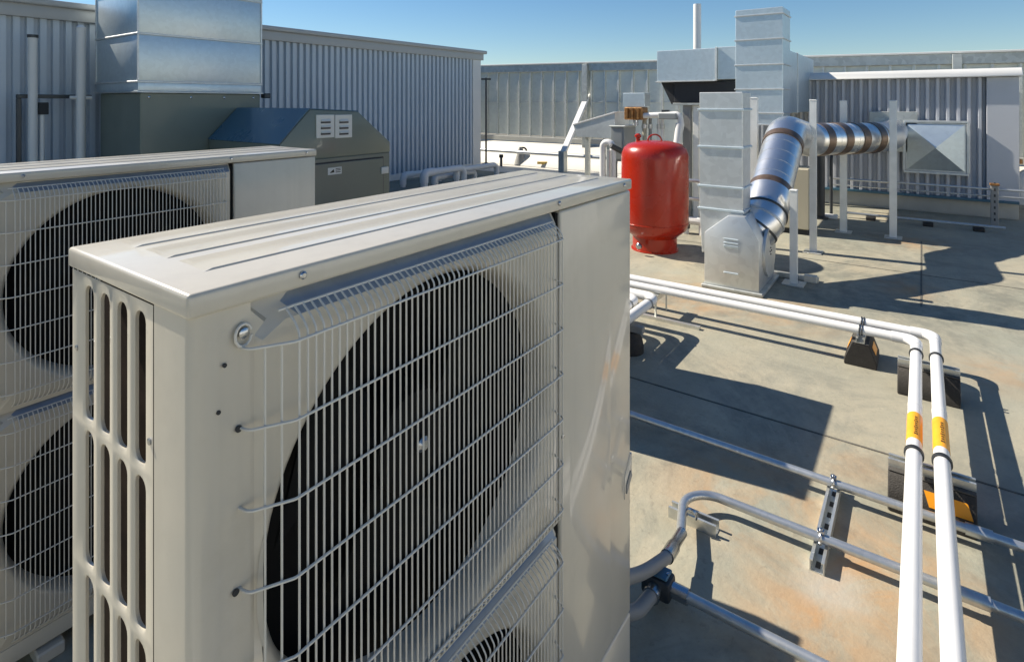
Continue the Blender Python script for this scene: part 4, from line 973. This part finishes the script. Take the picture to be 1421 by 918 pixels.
obj('valve', MB().tube([(KX-0.36, y1_+0.0, zt_-0.04), (KX-0.24, y1_-0.1, zt_-0.12)], 0.035, 10), 'darkmetal', lp)
obj('pump_body', MB().tube([(KX-0.45, y0_+0.1, 0.16), (KX-0.3, y1_-0.1, 0.16)], 0.09, 16), 'grey', lp)
cn = gz(722, 229)
vb = thing('vent_boot', 'grey conical vent boot with a dark cable by the white parapet', 'vent', (cn.x, cn.y, 0))
sc1 = (cn-EYE).dot(FW)/F_PX
obj('cone', MB().lathe([(10*sc1, 0), (9*sc1, 0.04), (4*sc1, 20*sc1), (2.2*sc1, 25*sc1)], (cn.x, cn.y, 0), 20), 'cable', vb)
obj('cable', MB().tube(rounded([(cn.x, cn.y, 24*sc1), Vector((cn.x, cn.y, 24*sc1))+RT*7*sc1, Vector((cn.x, cn.y, 0))+RT*13*sc1], 0.1, 5), 0.02, 8), 'dark', vb)
gp = thing('gas_line', 'yellow gas line with a valve low by the white parapet', 'pipe', (gz(770, 228).x, gz(770, 228).y, 0))
A, Bq = gz(745, 226, 0.1), gz(795, 226, 0.1)
obj('pipe', MB().tube([A, Bq], 0.03, 12), 'yellow', gp)
vq = gz(782, 226, 0.1)
obj('valve', MB().tube([vq-RT*0.12, vq+RT*0.1], 0.07, 12), 'yellow', gp)
obj('valve_top', MB().lathe([(0.05, 0), (0.05, 0.1), (0.02, 0.14)], vq, 12), 'darkmetal', gp)
obj('support', MB().box((vq.x-0.05, vq.y-0.05, 0), (vq.x+0.05, vq.y+0.05, 0.06)), 'rubber', gp)
hk = gz(798, 232)
tag(obj('hooked_conduit', MB().tube(rounded([(hk.x, hk.y, 0), (hk.x, hk.y, 0.33), (hk.x, hk.y+0.4, 0.30)], 0.05, 4), 0.022, 8), 'darkmetal'), 'thin dark conduit hook next to the yellow gas line', 'conduit')
ms = gz(674, 231); dm = (ms-EYE).dot(FW)
mst = thing('thin_mast', 'thin dark mast with crossbar beside the penthouse corner', 'mast', (ms.x, ms.y, 0))
obj('pole', MB().tube([(ms.x, ms.y, 0), (ms.x, ms.y, H+(HY-108)/F_PX*dm)], 0.022, 10), 'darkmetal', mst)
zc2 = H+(HY-110)/F_PX*dm
obj('crossbar', MB().obox((ms.x, ms.y, zc2), RT*0.11, FW*0.015, (0, 0, 0.02)), 'darkmetal', mst)
obj('base', MB().lathe([(0.14, 0), (0.12, 0.06), (0.03, 0.09)], (ms.x, ms.y, 0), 14), 'rubber', mst)
st2 = gz(695, 231)
bo = thing('pipe_stub', 'short dark capped stub on the roof by the thin mast', 'pipe', (st2.x, st2.y, 0))
obj('stub', MB().tube([(st2.x, st2.y, 0), (st2.x, st2.y, 0.2)], 0.03, 10), 'darkmetal', bo)
obj('cap', MB().tube([(st2.x, st2.y, 0.2), (st2.x, st2.y, 0.27)], 0.05, 12), 'dark', bo)
# small pipes between tank and riser duct
for i, (py_, h_) in enumerate(((250, 0.6), (275, 0.45), (305, 0.12))):
    A = gd(950, py_, 6.35); Bq = gd(975, py_+2, 6.25); 
    t_ = thing('branch_pipe', ['upper thin branch pipe between red tank and riser duct', 'lower thin branch pipe between red tank and riser duct', 'thick pale branch pipe near the roof between red tank and riser duct'][i], 'pipe', (A.x, A.y, 0))
    obj('pipe', MB().tube(rounded([(A.x, A.y, 0), (A.x, A.y, A.z), (Bq.x, Bq.y, A.z), (Bq.x, Bq.y, 0)], 0.05, 4), 0.02 if i < 2 else 0.045, 10), 'conduit' if i < 2 else 'white_pipe', t_)
    obj('coupling', MB().tube([(A.x, A.y, A.z*0.4), (A.x, A.y, A.z*0.4+0.05)], 0.034 if i < 2 else 0.055, 10), 'darkmetal', t_)

# ------------------------------------------------------------------ white jacketed pipes on rubber blocks
PZc = 0.188; PR = 0.0245
oX, iX = gz(1297, 466, PZc).x, gz(1268, 472, PZc).x
oY = (gz(1303, 608, PZc).y + gz(1322, 850, PZc).y)/2; iY = (gz(1267, 608, PZc).y + gz(1265, 850, PZc).y)/2
def white_line(name, label, X, Y, tape_px):
    t_ = thing('jacketed_pipe', label, 'pipe', (X, Y, 0), 'long white jacketed pipes')
    obj('pipe', MB().tube(rounded([(X, 6.5, PZc), (X, Y, PZc), (-3.0, Y, PZc)], 0.075, 8), PR, 24), 'white_pipe', t_)
    e = rounded([(X, Y+0.11, PZc), (X, Y, PZc), (X-0.11, Y, PZc)], 0.075, 8)
    obj('elbow_cover', MB().tube(e, PR+0.003, 24), 'white_pipe', t_)
    ta_, tb_ = gz(tape_px[0], tape_px[1], PZc+PR).x, gz(tape_px[0], tape_px[2], PZc+PR).x
    lab_ = obj('pipe_label', MB().tube([(ta_, Y, PZc), (tb_, Y, PZc)], PR+0.0012, 24), 'orange_tape', t_)
    mb = MB(); L_ = abs(ta_-tb_)
    for k in range(9):
        xx = min(ta_, tb_) + L_*(0.16+0.078*k); a0 = R(100 + (k % 2)*4)
        for a_ in (95, 105) if k % 3 else (90, 100, 110):
            c_ = Vector((xx, Y+math.cos(R(a_))*(PR+0.0014), PZc+math.sin(R(a_))*(PR+0.0014)))
            mb.obox(c_, (L_*0.022, 0, 0), (0, 0.0016, 0), (0, 0, 0.0006))
    obj('label_print', mb, 'ink', lab_, smooth=0)
    for xj in (1.15, 2.9):
        obj('jacket_joint', MB().tube([(xj-0.018, Y, PZc), (xj+0.018, Y, PZc)], PR+0.0012, 24), 'white_pipe', t_)
    return t_
white_line('outer', 'white jacketed pipe with orange label, outer of the pair at the bend', oX, oY, (1304, 578, 618))
white_line('inner', 'white jacketed pipe with orange label, inner of the pair at the bend', iX, iY, (1266, 570, 606))

def rubber_block(label, centre, axis, orange=None, length=0.235, wb=0.155, wt=0.085, hh=0.124):
    t_ = thing('pipe_support', label, 'pipe support', (centre.x, centre.y, 0), 'rubber blocks under the white pipes')
    ax = Vector(axis); pv = Vector((-ax.y, ax.x, 0)); c_ = Vector((centre.x, centre.y, 0)); a_ = c_ - ax*length/2
    prof = [(-wb/2, 0), (wb/2, 0), (wb/2, 0.03), (wt/2, hh), (-wt/2, hh), (-wb/2, 0.03)]
    obj('block', MB().prism([a_ + pv*s_ + Vector((0, 0, z_)) for s_, z_ in prof], ax*length), 'rubber', t_, 0.004, 1)
    obj('top_pad', MB().obox(c_ + Vector((0, 0, hh+0.003)), ax*length/2, pv*wt*0.5, (0, 0, 0.003)), 'rubber_top', t_, 0.002, 1)
    # channel on top
    zc0 = hh+0.0065; hw, hc = 0.0205, 0.026
    prof = [(-hw, 0), (hw, 0), (hw, hc), (hw*0.5, hc), (hw*0.5, hc-0.003), (hw-0.003, hc-0.003), (hw-0.003, 0.003), (-hw+0.003, 0.003), (-hw+0.003, hc-0.003), (-hw*0.5, hc-0.003), (-hw*0.5, hc), (-hw, hc)]
    ch = obj('channel', MB().prism([a_ + pv*s_ + Vector((0, 0, zc0+z_)) for s_, z_ in prof], ax*length), 'strut', t_, smooth=0)
    if orange:
        for sgn in (-1, 1):
            n_ = Vector((pv.x*sgn*(hh-0.03), pv.y*sgn*(hh-0.03), (wb-wt)/2)).normalized()
            m_ = pv*sgn*(wb/2+wt/2)/2 + Vector((0, 0, (hh+0.03)/2))
            dn = (pv*sgn*(wb-wt)/2 + Vector((0, 0, -(hh-0.03)))).normalized()
            for q0_, q1_ in orange:
                mid = a_ + ax*length*(q0_+q1_)/2 + m_ + n_*0.001
                poly = [mid - ax*length*(q1_-q0_)/2 - dn*0.024, mid + ax*length*(q1_-q0_)/2 - dn*0.024, mid + ax*length*((q1_-q0_)/2+0.06) + dn*0.024, mid - ax*length*((q1_-q0_)/2-0.06) + dn*0.024]
                obj('reflector', MB().prism(poly, n_*0.0016), 'orange', t_, smooth=0)
    return t_
def clamp(t_, c, axis, r):
    ax = Vector(axis); pv = Vector((-ax.y, ax.x, 0))
    for o_ in (-0.006, 0.006):
        obj('pipe_clamp', MB().tube([Vector(c)+ax*o_+(pv*math.cos(R(a_))+Vector((0,0,1))*math.sin(R(a_)))*(r+0.003) for a_ in range(0, 361, 15)], 0.0035, 6, False), 'darkmetal', t_)
bk1 = gz(1197, 492); bk1 = Vector(((iX+oX)/2, bk1.y, 0))
t1 = rubber_block('trapezoid black rubber block with orange reflector under the pipes before the bend', bk1, (1, 0, 0), [(0.25, 0.7)])
for X in (oX, iX): clamp(t1, (X, bk1.y, PZc), (0, 1, 0), PR)
yc = (oY+iY)/2 - 0.008
bk2 = Vector((gz(1290, 548).x, yc, 0)); bk3 = Vector((gz(1285, 708).x, yc, 0))
t2 = rubber_block('plain dusty rubber block under the white pipes just past the bend', bk2, (0, -1, 0), None, 0.25)
t3 = rubber_block('dusty rubber block with a broad orange reflector under the white pipes, by the conduit', bk3, (0, -1, 0), [(0.42, 0.9)], 0.25)
for t_, c_ in ((t2, bk2), (t3, bk3)):
    for Y in (oY, iY): clamp(t_, (c_.x, Y, PZc), (1, 0, 0), PR)
for px_ in (955,):
    q = gz(px_, 405); bq4 = Vector(((iX+oX)/2, q.y, 0))
    t4 = thing('wire_stand', 'low zinc wire stand under the white pipes near the fan box', 'pipe support', (bq4.x, bq4.y, 0))
    obj('bar', MB().box((iX-0.05, bq4.y-0.02, PZc-PR-0.034), (oX+0.05, bq4.y+0.02, PZc-PR-0.001)), 'strut', t4)
    for X in (iX-0.03, oX+0.03): obj('leg', MB().tube([(X, bq4.y, 0), (X, bq4.y, PZc-PR-0.03)], 0.007, 8), 'strut', t4)
    obj('rail', MB().box((iX-0.06, bq4.y-0.30, 0.0), (iX-0.03, bq4.y+0.1, 0.02)), 'strut', t4)

# nested white pipes from the low condenser
NZ = 0.205
nc = gz(922, 413, NZ)
for k in range(4):
    X = nc.x - 0.035 - k*0.088; Y = nc.y + 0.045 + k*0.088
    t_ = thing('nested_pipe', ['outermost of the nested white pipe bends beside the low condenser', 'second white pipe bend in from the outermost, beside the low condenser', 'third white pipe bend in from the outermost, beside the low condenser', 'innermost of the nested white pipe bends beside the low condenser'][k], 'pipe', (X, Y, 0), 'nested white pipe bends')
    obj('pipe', MB().tube(rounded([(X, 3.4, 0.0), (X, 3.4, NZ), (X, Y, NZ), (2.965, Y, NZ)], 0.07, 7), 0.030 if k == 0 else 0.028, 18), 'white_pipe', t_)
    obj('strap', MB().tube([(X-0.14, Y, NZ), (X-0.125, Y, NZ)], 0.0335 if k == 0 else 0.0315, 18), 'cable', t_)
nb = gz(884, 492)
bp_ = thing('pipe_support', 'dark domed rubber support under the nested white pipes', 'pipe support', (3.14, nc.y+0.15, 0))
cxn = 3.12
obj('block', MB().lathe([(0.085, 0), (0.085, 0.03), (0.075, 0.08), (0.05, 0.115)], (cxn, nc.y+0.06, 0), 24), 'rubber', bp_)
obj('channel', MB().box((cxn-0.02, nc.y-0.03, 0.117), (cxn+0.02, nc.y+0.40, 0.158)), 'cable', bp_, 0.003, 1)
obj('second_block', MB().lathe([(0.085, 0), (0.085, 0.03), (0.075, 0.08), (0.05, 0.115)], (cxn, nc.y+0.32, 0), 24), 'rubber', bp_)

# ------------------------------------------------------------------ steel conduits across the roof
CZ = 0.053; CR = 0.0148
c1x = gz(877, 575, CZ).x*0.5 + gz(1421, 760, CZ).x*0.5
cA = thing('steel_conduit', 'straight steel conduit crossing the shaded patch of roof', 'conduit', (c1x, 0, 0), 'steel conduits across the roof')
obj('pipe', MB().tube([(c1x, 4.2, CZ), (c1x, -6, CZ)], CR, 14), 'conduit', cA)
for y in (gx(1358, 735, c1x).y, 1.6): obj('coupling', MB().tube([(c1x, y-0.035, CZ), (c1x, y+0.035, CZ)], CR+0.004, 14), 'conduit', cA)
c2x = gz(1140, 742, CZ).x*0.5 + gz(1421, 862, CZ).x*0.5
yb2 = gz(985, 690, CZ).y
cB = thing('steel_conduit', 'steel conduit curving from the rusty roof towards the near condenser', 'conduit', (c2x, yb2, 0), 'steel conduits across the roof')
e_ = [gz(962, 706, CZ), gz(944, 742, CZ+0.01), gz(925, 772, CZ+0.03), gz(898, 790, CZ+0.06), gz(872, 800, CZ+0.09)]
bend = rounded([(c2x, -6, CZ), (c2x, yb2+0.10, CZ), e_[1]], 0.17, 10)
obj('pipe', MB().tube(bend, CR, 14), 'conduit', cB)
obj('compression_fitting', MB().tube([e_[1].lerp(e_[0], 0.1), e_[1].lerp(e_[2], 0.5), e_[1].lerp(e_[2], 0.55), e_[2]], CR+0.005, 14, True, [CR+0.002, CR+0.002, CR+0.006, CR+0.006]), 'steel', cB)
fx_ = Vector((1.245, gz(872, 800, 0.15).y+0.05, 0.24))
obj('flexible_tail', MB().tube(smoothpath([e_[2], e_[3], e_[4], fx_], 6), CR+0.003, 12), 'cable', cB)
for y in (gx(1352, 820, c2x).y,): obj('coupling', MB().tube([(c2x, y-0.035, CZ), (c2x, y+0.035, CZ)], CR+0.004, 14), 'conduit', cB)
def low_strut(label, x0, x1, y0, y1, n_slots, along):
    t_ = thing('strut_channel', label, 'strut', ((x0+x1)/2, (y0+y1)/2, 0), 'strut channels under the conduits')
    if along == 'x':
        hw = abs(y1-y0)/2; ym_ = (y0+y1)/2
        prof = [(-hw, 0), (hw, 0), (hw, 0.036), (hw-0.009, 0.036), (hw-0.009, 0.033), (hw-0.003, 0.033), (hw-0.003, 0.003), (-hw+0.003, 0.003), (-hw+0.003, 0.033), (-hw+0.009, 0.033), (-hw+0.009, 0.036), (-hw, 0.036)]
        obj('channel', MB().prism([(x0, ym_+s_, z_) for s_, z_ in prof], (x1-x0, 0, 0)), 'strut', t_, smooth=0)
        for k in range(n_slots):
            xx = x0+(x1-x0)*(k+0.5)/n_slots
            obj('slot', MB().box((xx-0.014, ym_-0.007, 0.0032), (xx+0.014, ym_+0.007, 0.0045)), 'dark', t_, smooth=0)
    else:
        hw = abs(x1-x0)/2; xm = (x0+x1)/2
        prof = [(-hw, 0), (hw, 0), (hw, 0.036), (hw-0.009, 0.036), (hw-0.009, 0.033), (hw-0.003, 0.033), (hw-0.003, 0.003), (-hw+0.003, 0.003), (-hw+0.003, 0.033), (-hw+0.009, 0.033), (-hw+0.009, 0.036), (-hw, 0.036)]
        obj('channel', MB().prism([(xm+s_, y0, z_) for s_, z_ in prof], (0, y1-y0, 0)), 'strut', t_, smooth=0)
        for k in range(n_slots):
            yy = y0+(y1-y0)*(k+0.5)/n_slots
            obj('slot', MB().box((xm-0.007, yy-0.014, 0.0032), (xm+0.007, yy+0.014, 0.0045)), 'dark', t_, smooth=0)
    return t_
sy = gz(1148, 715, 0.03).y
s1 = low_strut('slotted zinc channel tying the two parallel steel conduits together', c2x-0.09, c1x+0.05, sy-0.0205, sy+0.0205, 7, 'x')
for X in (c1x, c2x):
    obj('conduit_clamp', MB().tube([(X + (CR+0.003)*math.cos(R(a_)), sy, CZ + (CR+0.003)*math.sin(R(a_))) for a_ in range(-40, 221, 20)], 0.005, 6), 'steel', s1)
    mb = MB(); mb.box((X+0.004-0.012, sy-0.01, CZ+CR+0.003), (X+0.004+0.004, sy+0.01, CZ+CR+0.012)); disc_bolt(mb, (X+0.0, sy, CZ+CR+0.011), (0, 0, 1), 0.006, 0.006, 6)
    obj('clamp_bolt', mb, 'steel', s1, 0.001, 1)
sa, sb = gz(930, 704, 0.02), gz(995, 732, 0.02)
sxm = (sa.x+sb.x)/2
s2 = low_strut('short slotted zinc channel under the curved conduit', sxm-0.0205, sxm+0.0205, min(sa.y, sb.y), max(sa.y, sb.y), 3, 'y')
qq = e_[0].lerp(e_[1], 0.2)
obj('conduit_clamp', MB().tube([(qq.x, qq.y+(CR+0.003)*math.cos(R(a_)), CZ+(CR+0.003)*math.sin(R(a_))) for a_ in range(-30, 211, 20)], 0.005, 6), 'steel', s2)

c3x = gz(975, 842, CZ).x*0.5 + gz(1138, 917, CZ).x*0.5
cC = thing('junction_fitting', 'dark cast conduit fitting with blue-grey lid feeding a straight conduit, by the near condenser', 'pipe fitting', (c3x, 0.6, 0))
ja, jb = gz(905, 800, CZ), gz(955, 832, CZ)
yj0, yj1 = gx(955, 830, c3x).y, gx(893, 796, c3x).y
obj('body', MB().box((c3x-0.03, yj0+0.045, 0.022), (c3x+0.03, yj1, 0.082)), 'darkmetal', cC, 0.012, 2)
obj('lid', MB().box((c3x-0.024, yj0+0.055, 0.0825), (c3x+0.024, yj1-0.01, 0.09)), 'slate', cC, 0.003, 1)
obj('coupling', MB().tube([(c3x, yj0-0.0, CZ), (c3x, yj0+0.045, CZ)], CR+0.006, 14), 'steel', cC)
obj('pipe', MB().tube([(c3x, yj0, CZ), (c3x, -6, CZ)], CR, 14), 'conduit', cC)
hb_ = (yj0+0.045+yj1)/2
obj('side_hub', MB().tube([(c3x-0.03, hb_, 0.05), (c3x-0.055, hb_, 0.05)], 0.024, 14), 'steel', cC)
obj('flexible_tail', MB().tube(smoothpath([Vector((c3x-0.05, hb_, 0.05)), Vector((c3x-0.14, hb_+0.02, 0.055)), Vector((c3x-0.24, hb_+0.10, 0.10)), Vector((1.245, hb_+0.14, 0.15))], 6), 0.019, 12), 'cable', cC)
mb = MB()
for y in (yj0+0.06, yj1-0.015): disc_bolt(mb, (c3x, y, 0.09), (0, 0, 1), 0.005, 0.004, 8)
obj('lid_screws', mb, 'steel', cC)
